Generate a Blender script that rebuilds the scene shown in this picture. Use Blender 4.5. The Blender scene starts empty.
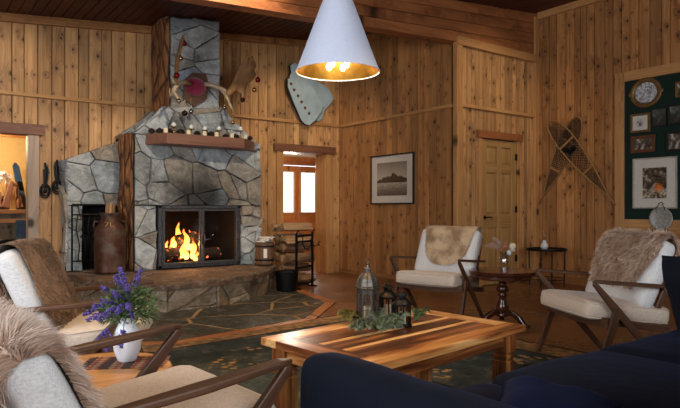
import bpy, bmesh, math, random
from mathutils import Vector, Matrix, Euler, noise
V = Vector
PI = math.pi
R = math.radians
S = bpy.context.scene
C = S.collection

# ---------------------------------------------------------------- camera, world, lights, exposure
CAM_Z = 1.07
F = 597.0
TH = R(36.4)
cd = bpy.data.cameras.new('camera')
cam = bpy.data.objects.new('camera', cd); C.objects.link(cam)
cam.location = (0, 0, CAM_Z)
cam.rotation_euler = (R(90), 0, -TH)
cd.sensor_width = 36.0
cd.lens = 36.0 * F / 680.0
cd.shift_y = 4.0 / 680.0
cd.clip_start = 0.02
S.camera = cam

w = bpy.data.worlds.new('daylight'); S.world = w; w.use_nodes = True
w.node_tree.nodes['Background'].inputs[0].default_value = (0.86, 0.93, 1.0, 1)
w.node_tree.nodes['Background'].inputs[1].default_value = 1.6

def area(name, loc, target, sx, sy, power, col, spread=180):
    l = bpy.data.lights.new(name, 'AREA'); l.shape = 'RECTANGLE'; l.size = sx; l.size_y = sy
    l.energy = power; l.color = col; l.spread = R(spread)
    o = bpy.data.objects.new(name, l); C.objects.link(o); o.location = loc
    o.rotation_euler = (V(target) - V(loc)).to_track_quat('-Z', 'Y').to_euler()
    return o
def point(name, loc, power, col, rad=0.05):
    l = bpy.data.lights.new(name, 'POINT'); l.energy = power; l.color = col; l.shadow_soft_size = rad
    o = bpy.data.objects.new(name, l); C.objects.link(o); o.location = loc
    return o
def spot(name, loc, target, power, col, ang, rad=0.06, blend=0.6):
    l = bpy.data.lights.new(name, 'SPOT'); l.energy = power; l.color = col; l.shadow_soft_size = rad
    l.spot_size = R(ang); l.spot_blend = blend
    o = bpy.data.objects.new(name, l); C.objects.link(o); o.location = loc
    o.rotation_euler = (V(target) - V(loc)).to_track_quat('-Z', 'Y').to_euler()
    return o
# daylight through the windows of the walls behind and beside the camera
area('window_light_rear', (1.2, -2.3, 1.9), (2.6, 6, 1.2), 3.6, 1.7, 84, (0.93, 0.96, 1.0))
area('window_light_side', (-2.3, 2.2, 1.8), (4, 4.6, 0.9), 2.6, 1.5, 85, (0.88, 0.94, 1.0))
# warm ceiling downlights over the seating and along the walls
spot('downlight_seating', (0.8, 3.3, 3.1), (0.95, 2.9, 0), 110, (1.0, 0.72, 0.42), 72, blend=1.0)
spot('downlight_table', (2.5, 1.5, 3.3), (1.95, 2.3, .45), 90, (1.0, 0.72, 0.44), 46, blend=1.0)
spot('downlight_hearth', (2.9, 5.1, 3.0), (2.9, 5.9, 0), 110, (1.0, 0.74, 0.46), 90, blend=1.0)
spot('downlight_chairs', (4.3, 3.9, 3.4), (4.0, 4.1, 0), 60, (1.0, 0.74, 0.46), 56, blend=1.0)
spot('downlight_door', (6.2, 3.6, 3.75), (6.5, 5.4, 1.8), 60, (1.0, 0.80, 0.56), 90, blend=1.0)
spot('downlight_fireplace', (2.4, 4.4, 3.4), (3.0, 7.4, 1.9), 130, (1.0, 0.86, 0.68), 80)
spot('downlight_left_wall', (0.6, 6.0, 3.2), (0.9, 8.0, 1.8), 50, (1.0, 0.84, 0.62), 80)
spot('downlight_entry', (4.4, 6.2, 3.55), (5.2, 8.0, 1.5), 50, (1.0, 0.82, 0.58), 80)
point('lobby_fill', (5.9, 9.6, 1.8), 45, (1.0, 0.90, 0.76), 0.15)  # unseen fill light, added to brighten the lobby and its ceiling
point('shop_lamp', (0.9, 9.5, 2.0), 40, (1.0, 0.80, 0.52), 0.15)
point('fire_glow', (3.0, 7.42, 0.62), 5, (1.0, 0.42, 0.12), 0.08)

vs = S.view_settings
S.display_settings.display_device = 'sRGB'
vs.view_transform = 'Standard'; vs.look = 'None'; vs.gamma = 1.0; vs.use_curve_mapping = False
vs.exposure = 0.6

# ---------------------------------------------------------------- mesh collecting
class MB:
    def __init__(s):
        s.v = []; s.f = []; s.rnd = []; s.pc = []
    def add(s, vs_, fs, rnd=0.5, pcf=None):
        n = len(s.v)
        for p in vs_:
            p = V(p); s.v.append(p); s.rnd.append(rnd)
            s.pc.append(pcf(p) if pcf else p.copy())
        for f in fs: s.f.append([n + i for i in f])
        return s
    def box(s, c, size, M=None, rnd=0.5, axis=None):
        c = V(c); h = V(size) / 2
        vs_ = [V((x*h.x, y*h.y, z*h.z)) for x in (-1, 1) for y in (-1, 1) for z in (-1, 1)]
        fs = [(0,1,3,2), (4,6,7,5), (0,4,5,1), (2,3,7,6), (0,2,6,4), (1,5,7,3)]
        off = V((random.uniform(0, 40), random.uniform(0, 40), random.uniform(0, 40)))
        def sw(p):
            if axis == 'x': return V((p.y, p.z, p.x)) + off
            if axis == 'y': return V((p.x, p.z, p.y)) + off
            return V((p.x, p.y, p.z)) + off
        loc = [p.copy() for p in vs_]
        if M: vs_ = [M @ p for p in vs_]
        n = len(s.v)
        for p, l in zip(vs_, loc):
            s.v.append(p + c); s.rnd.append(rnd); s.pc.append(sw(l) if axis else (p + c))
        for f in fs: s.f.append([n + i for i in f])
        return s
    def tube(s, pts, r, seg=8, cap=True, rnd=0.5, flat=1.0, up=None):
        pts = [V(p) for p in pts]; n = len(pts)
        rs = r if isinstance(r, (list, tuple)) else [r]*n
        rings = []
        t0 = (pts[1]-pts[0]).normalized()
        u = V(up) if up else (V((0,0,1)) if abs(t0.z) < .9 else V((1,0,0)))
        a = (u - t0*u.dot(t0)).normalized()
        b0 = len(s.v); acc = 0
        for i, p in enumerate(pts):
            t = (pts[min(i+1,n-1)] - pts[max(i-1,0)]).normalized()
            a = (a - t*a.dot(t)).normalized(); b = t.cross(a)
            if i: acc += (p-pts[i-1]).length
            for k in range(seg):
                th = 2*PI*k/seg
                q = p + (a*math.cos(th)*flat + b*math.sin(th))*rs[i]
                s.v.append(q); s.rnd.append(rnd); s.pc.append(V((math.cos(th)*rs[i]+rnd*37, math.sin(th)*rs[i], acc+rnd*17)))
        for i in range(n-1):
            for k in range(seg):
                k2 = (k+1) % seg
                s.f.append([b0+i*seg+k, b0+i*seg+k2, b0+(i+1)*seg+k2, b0+(i+1)*seg+k])
        if cap:
            s.f.append([b0+k for k in range(seg)][::-1]); s.f.append([b0+(n-1)*seg+k for k in range(seg)])
        return s
    def bar(s, pts, wds, hts, up=(0,0,1), rnd=0.5):
        """rectangular section swept along pts; wds across, hts along 'up'"""
        pts = [V(p) for p in pts]; n = len(pts); up = V(up)
        if not isinstance(wds, (list, tuple)): wds = [wds]*n
        if not isinstance(hts, (list, tuple)): hts = [hts]*n
        b0 = len(s.v); acc = 0
        prev = None
        for i, p in enumerate(pts):
            t = (pts[min(i+1,n-1)] - pts[max(i-1,0)]).normalized()
            sd = t.cross(up)
            if sd.length < 1e-4: sd = V((1,0,0))
            sd.normalize(); u2 = sd.cross(t).normalized()
            if i: acc += (p-pts[i-1]).length
            for (x, y) in ((-.5,-.5),(.5,-.5),(.5,.5),(-.5,.5)):
                s.v.append(p + sd*x*wds[i] + u2*y*hts[i]); s.rnd.append(rnd)
                s.pc.append(V((x*wds[i]+rnd*37, y*hts[i], acc+rnd*19)))
        for i in range(n-1):
            for k in range(4):
                k2 = (k+1) % 4
                s.f.append([b0+i*4+k, b0+i*4+k2, b0+(i+1)*4+k2, b0+(i+1)*4+k])
        s.f.append([b0+3,b0+2,b0+1,b0]); e = b0+(n-1)*4; s.f.append([e,e+1,e+2,e+3])
        return s
    def lathe(s, prof, seg=24, c=(0,0,0), rnd=0.5, M=None):
        c = V(c); b0 = len(s.v); n = len(prof)
        for (r, z) in prof:
            for k in range(seg):
                th = 2*PI*k/seg
                p = V((r*math.cos(th), r*math.sin(th), z))
                if M: p = M @ p
                s.v.append(p + c); s.rnd.append(rnd); s.pc.append(p + c)
        for i in range(n-1):
            for k in range(seg):
                k2 = (k+1) % seg
                s.f.append([b0+i*seg+k, b0+i*seg+k2, b0+(i+1)*seg+k2, b0+(i+1)*seg+k])
        s.f.append([b0+k for k in range(seg)][::-1])
        s.f.append([b0+(n-1)*seg+k for k in range(seg)])
        return s
    def prism(s, poly, z0, z1, fn=None, rnd=0.5):
        """poly: 2D points ccw; fn(a, b, h) -> point"""
        fn = fn or (lambda a, b, h: V((a, b, h)))
        n = len(poly); b0 = len(s.v)
        for h in (z0, z1):
            for (a, b) in poly:
                p = fn(a, b, h); s.v.append(V(p)); s.rnd.append(rnd); s.pc.append(V(p))
        s.f.append([b0+i for i in range(n)][::-1]); s.f.append([b0+n+i for i in range(n)])
        for i in range(n):
            j = (i+1) % n
            s.f.append([b0+i, b0+j, b0+n+j, b0+n+i])
        return s
    def ball(s, c, r, seg=14, rings=8, M=None, rnd=0.5):
        c = V(c); rr = r if isinstance(r, (tuple, list)) else (r, r, r)
        b0 = len(s.v)
        def put(p):
            p = V((p.x*rr[0], p.y*rr[1], p.z*rr[2]))
            if M: p = M @ p
            s.v.append(p+c); s.rnd.append(rnd); s.pc.append(p+c)
        put(V((0,0,1)))
        for i in range(1, rings):
            ph = PI*i/rings
            for k in range(seg):
                th = 2*PI*k/seg
                put(V((math.sin(ph)*math.cos(th), math.sin(ph)*math.sin(th), math.cos(ph))))
        put(V((0,0,-1)))
        last = b0 + 1 + (rings-1)*seg
        for k in range(seg):
            k2 = (k+1) % seg
            s.f.append([b0, b0+1+k, b0+1+k2])
            s.f.append([last, last-seg+k2, last-seg+k])
            for i in range(rings-2):
                q = b0+1+i*seg
                s.f.append([q+k, q+seg+k, q+seg+k2, q+k2])
        return s
    def cushion(s, size, r=0.05, n=10, puff=(0,0,0), M=None, c=(0,0,0), wr=0.0, seed=0, rnd=0.5):
        """rounded box with puffed faces"""
        c = V(c); h = V(size)/2; idx = {}
        b0 = len(s.v); out = []
        def vert(i, j, k):
            key = (i, j, k)
            if key in idx: return idx[key]
            p = V((i/n*2-1, j/n*2-1, k/n*2-1))
            # cluster samples towards the edges so that rounding is smooth
            q = V([math.copysign(1-(1-abs(t))**1.6, t) for t in p])
            P = V((q.x*h.x, q.y*h.y, q.z*h.z))
            inner = V([max(-(h[a]-min(r,h[a]*.98)), min(h[a]-min(r,h[a]*.98), P[a])) for a in range(3)])
            d = P - inner
            if d.length > 1e-6:
                m = max(abs(d.x), abs(d.y), abs(d.z))
                P = inner + d.normalized() * (m if m < r else r) if d.length > 0 else P
            bx = (1-q.y**2)*(1-q.z**2); by = (1-q.x**2)*(1-q.z**2); bz = (1-q.x**2)*(1-q.y**2)
            P.x += puff[0]*q.x*bx; P.y += puff[1]*q.y*by; P.z += puff[2]*q.z*bz
            if wr:
                nn = noise.noise_vector(P*7 + V((seed, seed*2, 3)))
                P += nn*wr
            loc = P.copy()
            if M: P = M @ P
            idx[key] = len(s.v); s.v.append(P + c); s.rnd.append(rnd); s.pc.append(loc)
            return idx[key]
        for i in range(n):
            for j in range(n):
                s.f.append([vert(i,j,0), vert(i,j+1,0), vert(i+1,j+1,0), vert(i+1,j,0)])
                s.f.append([vert(i,j,n), vert(i+1,j,n), vert(i+1,j+1,n), vert(i,j+1,n)])
                s.f.append([vert(0,i,j), vert(0,i,j+1), vert(0,i+1,j+1), vert(0,i+1,j)])
                s.f.append([vert(n,i,j), vert(n,i+1,j), vert(n,i+1,j+1), vert(n,i,j+1)])
                s.f.append([vert(i,0,j), vert(i+1,0,j), vert(i+1,0,j+1), vert(i,0,j+1)])
                s.f.append([vert(i,n,j), vert(i,n,j+1), vert(i+1,n,j+1), vert(i+1,n,j)])
        return s
    def strand(s, p, d, L, wd, droop=0.35, rnd=0.5, nrm=None):
        d = d.normalized()
        side = d.cross(V((random.gauss(0,1), random.gauss(0,1), random.gauss(0,1)))).normalized()*wd
        p1 = p + d*L*.5; d2 = (d + V((0,0,-droop))).normalized(); p2 = p1 + d2*L*.5
        b0 = len(s.v)
        for q in (p-side, p+side, p1-side*.8, p1+side*.8, p2):
            s.v.append(q); s.rnd.append(rnd)
        s.pc.append(V((0,0,0))); s.pc.append(V((0,0,0))); s.pc.append(V((0,0,.5))); s.pc.append(V((0,0,.5))); s.pc.append(V((0,0,1)))
        s.f.append([b0,b0+1,b0+3,b0+2]); s.f.append([b0+2,b0+3,b0+4])
    def build(s, name, mat, parent=None, smooth=False, bevel=0, M=None, sub=0, bseg=2, fix=True):
        me = bpy.data.meshes.new(name)
        vs_ = [M @ p for p in s.v] if M else s.v
        me.from_pydata([tuple(p) for p in vs_], [], s.f)
        a = me.attributes.new('rnd', 'FLOAT', 'POINT'); a.data.foreach_set('value', s.rnd)
        a = me.attributes.new('pc', 'FLOAT_VECTOR', 'POINT')
        a.data.foreach_set('vector', [x for p in s.pc for x in p])
        me.materials.append(mat)
        if fix:
            b = bmesh.new(); b.from_mesh(me); bmesh.ops.recalc_face_normals(b, faces=b.faces); b.to_mesh(me); b.free()
        me.polygons.foreach_set('use_smooth', [bool(smooth)]*len(me.polygons))
        o = bpy.data.objects.new(name, me); C.objects.link(o)
        if parent: o.parent = parent
        if bevel:
            m = o.modifiers.new('bevel', 'BEVEL'); m.width = bevel; m.segments = bseg; m.limit_method = 'ANGLE'; m.angle_limit = R(35)
        if sub:
            m = o.modifiers.new('sub', 'SUBSURF'); m.levels = sub; m.render_levels = sub
        return o

def smooth_angle(o, ang=40):
    me = o.data
    me.polygons.foreach_set('use_smooth', [True]*len(me.polygons))
    b = bmesh.new(); b.from_mesh(me)
    for e in b.edges:
        if len(e.link_faces) == 2 and e.calc_face_angle(0) > R(ang): e.smooth = False
    b.to_mesh(me); b.free()
    return o

def tag(o, label=None, cat=None, group=None, kind=None):
    if label: o['label'] = label
    if cat: o['category'] = cat
    if group: o['group'] = group
    if kind: o['kind'] = kind
    return o
def empty(name, loc, rz=0.0, label=None, cat=None, group=None, kind=None):
    o = bpy.data.objects.new(name, None); C.objects.link(o); o.empty_display_size = .1
    o.location = loc; o.rotation_euler = (0, 0, rz)
    return tag(o, label, cat, group, kind)
def copy_tree(o, parent=None):
    c = o.copy(); C.objects.link(c); c.parent = parent
    for ch in list(o.children): copy_tree(ch, c)
    return c
def struct(o): o['kind'] = 'structure'; return o

def floor_pt(px, py, z=0.0):
    """room point at height z seen at photo coordinate"""
    s = (px-340)/F; Z = (CAM_Z - z)*F/(py-208.0)
    return V(((0.593+0.805*s)*Z, (0.805-0.593*s)*Z, z))
def wallA(px, py, y=8.02):
    s = (px-340)/F; Z = y/(0.805-0.593*s)
    return V(((0.593+0.805*s)*Z, y, CAM_Z + (208-py)*Z/F))
def wallD(px, py, x=7.63):
    s = (px-340)/F; Z = x/(0.593+0.805*s)
    return V((x, (0.805-0.593*s)*Z, CAM_Z + (208-py)*Z/F))

# ---------------------------------------------------------------- materials
def srgb(r, g, b):
    f = lambda c: (c/255/12.92) if c/255 <= .04045 else ((c/255+.055)/1.055)**2.4
    return (f(r), f(g), f(b), 1.0)
class NT:
    def __init__(s, name):
        s.m = bpy.data.materials.new(name); s.m.use_nodes = True
        s.t = s.m.node_tree; s.p = s.t.nodes['Principled BSDF']
        s.p.inputs['Specular IOR Level'].default_value = 0.4
    def n(s, typ, **kw):
        nd = s.t.nodes.new(typ)
        for k, v in kw.items():
            if k.startswith('_'): setattr(nd, k[1:], v)
        return nd
    def L(s, a, b): s.t.links.new(a, b)
    def val(s, nd, k, v):
        if hasattr(v, 'is_output'): s.L(v, nd.inputs[k])
        else: nd.inputs[k].default_value = v
    def math(s, op, a, b=0.0, c=None, clamp=False):
        nd = s.n('ShaderNodeMath', _operation=op, _use_clamp=clamp)
        s.val(nd, 0, a); s.val(nd, 1, b)
        if c is not None: s.val(nd, 2, c)
        return nd.outputs[0]
    def vmath(s, op, a, b):
        nd = s.n('ShaderNodeVectorMath', _operation=op); s.val(nd, 0, a); s.val(nd, 1, b); return nd.outputs[0]
    def mix(s, f, a, b, blend='MIX'):
        nd = s.n('ShaderNodeMix', _data_type='RGBA', _blend_type=blend)
        s.val(nd, 0, f); s.val(nd, 6, a); s.val(nd, 7, b); return nd.outputs[2]
    def noise(s, vec, scale=5, detail=4, rough=.55, dist=0.0):
        nd = s.n('ShaderNodeTexNoise'); s.L(vec, nd.inputs['Vector'])
        nd.inputs['Scale'].default_value = scale; nd.inputs['Detail'].default_value = detail
        nd.inputs['Roughness'].default_value = rough; nd.inputs['Distortion'].default_value = dist
        return nd.outputs[0]
    def vor(s, vec, scale=5, feat='F1', rnd=1.0, out=0):
        nd = s.n('ShaderNodeTexVoronoi', _feature=feat); s.L(vec, nd.inputs['Vector'])
        nd.inputs['Scale'].default_value = scale; nd.inputs['Randomness'].default_value = rnd
        return nd.outputs[out]
    def ramp(s, f, stops):
        nd = s.n('ShaderNodeValToRGB'); s.L(f, nd.inputs[0]); e = nd.color_ramp.elements
        while len(e) < len(stops): e.new(.5)
        for i, (p, c) in enumerate(stops): e[i].position = p; e[i].color = c
        return nd.outputs[0]
    def rng(s, f, a, b, c=0.0, d=1.0):
        nd = s.n('ShaderNodeMapRange'); s.L(f, nd.inputs[0])
        for i, v in enumerate((a, b, c, d)): nd.inputs[i+1].default_value = v
        return nd.outputs[0]
    def attr(s, name, out=0):
        nd = s.n('ShaderNodeAttribute', _attribute_name=name); return nd.outputs[out]
    def obj(s): return s.n('ShaderNodeTexCoord').outputs['Object']
    def map(s, vec, sc=(1,1,1), rot=(0,0,0), loc=(0,0,0)):
        nd = s.n('ShaderNodeMapping'); s.L(vec, nd.inputs[0]); nd.inputs['Scale'].default_value = sc
        nd.inputs['Rotation'].default_value = rot; nd.inputs['Location'].default_value = loc; return nd.outputs[0]
    def bump(s, h, strength=.3, dist=.01):
        nd = s.n('ShaderNodeBump'); s.L(h, nd.inputs['Height']); nd.inputs['Strength'].default_value = strength
        nd.inputs['Distance'].default_value = dist; s.L(nd.outputs[0], s.p.inputs['Normal']); return nd
    def col(s, c): s.val(s.p, 'Base Color', c)
    def rough(s, r): s.val(s.p, 'Roughness', r)

def plain(name, c, rough=.5, metal=0.0, var=.25, scale=20, bump=.1, spec=.4, sheen=0.0):
    t = NT(name); o = t.obj(); n = t.noise(o, scale, 4)
    d = tuple(x*(1-var) for x in c[:3])+(1,); l = tuple(min(1, x*(1+var)) for x in c[:3])+(1,)
    t.col(t.ramp(n, [(.3, d), (.7, l)])); t.rough(rough); t.p.inputs['Metallic'].default_value = metal
    t.p.inputs['Specular IOR Level'].default_value = spec
    if sheen: t.p.inputs['Sheen Weight'].default_value = sheen
    if bump: t.bump(n, bump, .004)
    return t.m

def wood(name, dark, light, rough=.45, knots=0.0, grain=26, rvar=.35, knotcol=None, knotscale=5.2, gstr=1.0, spec=.4, coat=0.0):
    """grain along pc.z; rnd = brightness of each board"""
    t = NT(name); pc = t.attr('pc', 1); rn = t.attr('rnd', 2)
    wob = t.noise(t.map(pc, (4, 4, 1.2)), 1.0, 2)
    if knots:
        sp = t.n('ShaderNodeSeparateXYZ'); t.L(pc, sp.inputs[0]); cb = t.n('ShaderNodeCombineXYZ'); t.L(sp.outputs[0], cb.inputs[0]); t.L(t.math('MULTIPLY', sp.outputs[2], .72), cb.inputs[1])
        kv = cb.outputs[0]
        vn = t.n('ShaderNodeTexVoronoi', _voronoi_dimensions='2D'); t.L(kv, vn.inputs['Vector']); vn.inputs['Scale'].default_value = knotscale
        sc_ = t.n('ShaderNodeSeparateXYZ'); t.L(vn.outputs['Color'], sc_.inputs[0])
        f1 = t.math('MULTIPLY', vn.outputs['Distance'], t.rng(sc_.outputs[0], 0, 1, .75, 2.6))   # scattered knots of differing size
        kn = t.rng(f1, .05, .12, 1.0, 0.0)
        halo = t.rng(f1, .12, .50, 1.0, 0.0)
    gv = t.map(pc, (grain, grain, 1.3))
    if knots:
        off = t.n('ShaderNodeCombineXYZ'); t.val(off, 0, t.math('MULTIPLY', halo, 2.2)); t.val(off, 2, t.math('MULTIPLY', halo, .8))
        gv = t.vmath('ADD', gv, off.outputs[0])
    g = t.noise(gv, 1.0, 5, .6, .6)
    g = t.math('ADD', t.math('MULTIPLY', g, .75), t.math('MULTIPLY', wob, .3*gstr))
    c = t.ramp(g, [(.33, dark), (.50, tuple((a+b)/2 for a, b in zip(dark, light))), (.70, light)])
    if knots:
        c = t.mix(t.math('MULTIPLY', halo, .35*knots), c, tuple(x*.55 for x in dark[:3])+(1,))
        c = t.mix(t.math('MULTIPLY', kn, .95), c, knotcol or (0.035, 0.016, 0.008, 1))
    br = t.rng(rn, 0, 1, 1-rvar, 1+rvar)
    cc = t.n('ShaderNodeCombineXYZ')
    for i in range(3): t.val(cc, i, br)
    c = t.mix(1.0, c, cc.outputs[0], 'MULTIPLY')
    t.col(c); t.rough(rough); t.bump(g, .25, .003); t.p.inputs['Specular IOR Level'].default_value = spec
    t.p.inputs['Coat Weight'].default_value = coat; t.p.inputs['Coat Roughness'].default_value = .15
    return t.m

def stone(name, cols, rough=.75, scale=1.0, soot=None, bump=.6, vein=.4, gloss=0.0):
    """per-stone colour from rnd, mottled"""
    t = NT(name); o = t.obj(); rn = t.attr('rnd', 2)
    base = t.ramp(rn, [(i/(len(cols)-1), c) for i, c in enumerate(cols)])
    n1 = t.noise(o, 4*scale, 6, .65, .3); n2 = t.noise(o, 22*scale, 5, .6)
    c = t.mix(t.rng(n1, .36, .62), t.mix(.62, base, (0.02,0.018,0.015,1)), base)
    c = t.mix(t.rng(n2, .56, .76, 0, vein), c, (0.42, 0.40, 0.36, 1))
    n3 = t.noise(t.map(o, (1, 1, 1.6)), 11*scale, 6, .7, .8)
    c = t.mix(t.rng(n3, .50, .66, 0, .45), c, t.mix(.5, base, (0.62,0.62,0.60,1)))
    c = t.mix(t.rng(n3, .30, .42, .55, 0), c, (0.03,0.027,0.024,1))
    wv = t.n('ShaderNodeVectorMath', _operation='ADD'); t.L(o, wv.inputs[0]); t.L(t.mix(0.0, t.n('ShaderNodeTexNoise').outputs[1], (0,0,0,1)), wv.inputs[1])
    cr = t.vor(t.map(wv.outputs[0], (1, 1, 1.7), (.3, .5, .2)), 3.4*scale, 'DISTANCE_TO_EDGE')
    crk = t.math('MULTIPLY', t.rng(cr, .0, .018, 1, 0), t.rng(n1, .46, .56)); c = t.mix(t.math('MULTIPLY', crk, .7), c, (0.02,0.018,0.016,1))
    if soot:
        so = t.vmath('SUBTRACT', o, soot[0]); so = t.vmath('MULTIPLY', so, soot[1])
        ln = t.n('ShaderNodeVectorMath', _operation='LENGTH'); t.L(so, ln.inputs[0])
        f = t.math('ADD', ln.outputs['Value'], t.math('MULTIPLY', t.math('SUBTRACT', n1, .5), .7))
        c = t.mix(t.rng(f, .35, 1.15, .88, 0.0), c, (0.012, 0.011, 0.010, 1))
    t.col(c); t.rough(t.rng(n2, .3, .7, rough-.12, rough+.12))
    h = t.math('ADD', t.math('ADD', t.math('MULTIPLY', n1, 1.0), t.math('MULTIPLY', n3, .6)), t.math('MULTIPLY', n2, .3))
    t.bump(h, bump, .05)
    return t.m

M = {}
M['pine'] = wood('pine_boards', srgb(142,96,58), srgb(212,163,108), .5, knots=1.0, grain=30, rvar=.26)
M['pine_dark'] = wood('pine_boards_amber', srgb(122,76,40), srgb(192,136,82), .5, knots=1.0, grain=30, rvar=.26)
M['pine_trim'] = wood('pine_trim', srgb(160,108,62), srgb(205,155,98), .5, knots=.5, grain=24, rvar=.12, knotscale=1.6)
M['pine_door'] = wood('pine_door', srgb(148,108,62), srgb(188,148,94), .4, knots=0, grain=24, rvar=.1)
M['red_trim'] = wood('stained_trim', srgb(88,52,36), srgb(134,88,64), .5, knots=.3, grain=22, rvar=.12)
M['beam'] = wood('beam_wood', srgb(110,62,36), srgb(178,112,66), .45, knots=.8, grain=14, rvar=.12, knotscale=2.2)
M['ceiling'] = wood('ceiling_boards', srgb(54,22,14), srgb(92,42,28), .55, knots=.3, grain=26, rvar=.25)
M['chairwood'] = wood('walnut_frame', srgb(54,33,22), srgb(100,68,47), .42, knots=0, grain=40, rvar=.15, spec=.3)
M['sheesham'] = wood('sheesham', srgb(92,46,22), srgb(214,150,88), .30, knots=.3, grain=13, rvar=.5, knotscale=1.6, gstr=2.2, spec=.5, coat=.25)
def mat_sheesham():
    t = NT('sheesham'); pc = t.attr('pc', 1); rn = t.attr('rnd', 2)
    g = t.noise(t.map(pc, (9, 9, .8)), 1.0, 4, .6, 1.2); f = t.noise(t.map(pc, (60, 60, 2.5)), 1.0, 3)
    k = t.math('ADD', t.math('MULTIPLY', t.math('SUBTRACT', g, .5), 2.6), t.math('ADD', rn, t.math('MULTIPLY', t.math('SUBTRACT', f, .5), .5)))
    c = t.ramp(k, [(.0, srgb(74,38,20)), (.28, srgb(124,70,36)), (.5, srgb(172,108,56)), (.72, srgb(208,150,88)), (1.0, srgb(232,190,130))])
    kn = t.vor(t.map(pc, (1, 1, .4)), 3.2); c = t.mix(t.rng(kn, .03, .07, .9, 0), c, srgb(30,14,8))
    t.col(c); t.rough(.32); t.p.inputs['Coat Weight'].default_value = .25; t.p.inputs['Coat Roughness'].default_value = .2; t.bump(g, .1, .003); return t.m
M['sheesham'] = mat_sheesham()
M['dark_table'] = wood('mahogany', srgb(40,18,11), srgb(84,40,22), .22, knots=0, grain=18, rvar=.1, spec=.6, coat=.4)
M['slab'] = wood('live_edge_wood', srgb(150,98,52), srgb(206,150,92), .4, knots=.3, grain=16, rvar=.2)
M['pale_trim'] = wood('weathered_pale_trim', srgb(136,114,98), srgb(186,162,142), .6, knots=.8, grain=24, rvar=.1, knotscale=2.5)
M['mantel'] = wood('mantel_wood', srgb(112,74,58), srgb(144,102,82), .45, knots=.0, grain=20, rvar=.1)
M['log_end'] = wood('split_wood', srgb(120,86,56), srgb(178,140,98), .7, grain=30, rvar=.4)
M['grey_wood'] = wood('weathered_boards', srgb(88,80,66), srgb(140,130,110), .7, knots=.4, grain=30, rvar=.2)
M['snowshoe'] = wood('bent_ash', srgb(116,82,46), srgb(166,124,74), .5, grain=40, rvar=.1)

def mat_floor():
    t = NT('polished_floor'); o = t.obj()
    n = t.noise(o, 1.4, 5, .6, .5); n2 = t.noise(t.map(o, (6, 1.2, 1)), 2, 4)
    c = t.ramp(t.math('ADD', t.math('MULTIPLY', n, .7), t.math('MULTIPLY', n2, .3)), [(.3, srgb(92,56,34)), (.7, srgb(132,86,54))])
    br = t.n('ShaderNodeTexBrick'); t.L(t.map(o, (1,1,1), (0,0,R(90))), br.inputs['Vector'])
    br.inputs['Scale'].default_value = 1.0; br.inputs['Mortar Size'].default_value = .003
    br.inputs['Brick Width'].default_value = 1.8; br.inputs['Row Height'].default_value = .6
    c = t.mix(t.math('MULTIPLY', br.outputs['Fac'], .5), c, (0.03,0.018,0.01,1))
    t.col(c); t.rough(t.rng(n, .3, .7, .24, .38)); t.p.inputs['Specular IOR Level'].default_value = .4
    return t.m
M['floor'] = mat_floor()

def mat_bark():
    t = NT('bark'); o = t.obj()
    m = t.map(o, (1, 1, .28)); e = t.vor(m, 9, 'DISTANCE_TO_EDGE'); n = t.noise(t.map(o, (1,1,.4)), 14, 6, .65)
    c = t.ramp(n, [(.3, srgb(84,52,30)), (.5, srgb(146,96,56)), (.7, srgb(178,122,74))])
    c = t.mix(t.rng(e, 0, .12, .85, 0), c, srgb(24,15,10))
    t.col(c); t.rough(.8)
    t.bump(t.math('ADD', t.rng(e, 0, .15), t.math('MULTIPLY', n, .6)), .8, .03)
    return t.m
M['bark'] = mat_bark()
greys = [srgb(168,174,174), srgb(188,190,188), srgb(150,150,144), srgb(174,160,140), srgb(200,204,204), srgb(146,156,164), srgb(166,148,126)]
M['stone'] = stone('fieldstone', greys, .8, soot=(V((0.0, -0.05, 1.22)), V((1.7, 1.0, 2.4))))
M['mortar'] = plain('mortar', srgb(44,42,38), .9, var=.3, scale=40)
browns = [srgb(158,130,98), srgb(132,108,80), srgb(174,148,116), srgb(112,92,72), srgb(166,132,90)]
M['hearth_stone'] = stone('hearth_stone', browns, .7)
M['hearth_mortar'] = plain('hearth_mortar', srgb(150,130,100), .9, var=.3, scale=40)
M['slate_lip'] = stone('hearth_slab', [srgb(104,76,54), srgb(132,98,70), srgb(84,66,52)], .72, vein=.15)
M['slate'] = stone('slate', [srgb(56,52,38), srgb(66,60,42), srgb(48,48,38), srgb(78,66,46)], .42, scale=1.5, bump=.3, vein=.06)
M['slate_mortar'] = plain('slate_mortar', srgb(160,126,84), .8, var=.25, scale=40)
M['black_iron'] = plain('black_iron', srgb(20,20,21), .45, .6, var=.4, bump=.15)
M['steel_frame'] = plain('dark_steel', srgb(84,84,88), .45, .6, var=.35, scale=30)
M['soot'] = plain('soot', srgb(11,9,8), .95, var=.4, scale=12, bump=.4)  # also blackens the wood niche back, as painted shade
M['rust_can'] = None
def mat_can():
    t = NT('rusty_metal'); o = t.obj(); n = t.noise(o, 7, 7, .7, .3)
    t.col(t.ramp(n, [(.3, srgb(40,26,20)), (.5, srgb(86,54,38)), (.64, srgb(96,84,76)), (.8, srgb(104,66,44))]))
    t.rough(t.rng(n, .3, .7, .4, .7)); t.p.inputs['Metallic'].default_value = .55; t.bump(n, .25, .006)
    return t.m
M['rust_can'] = mat_can()
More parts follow.
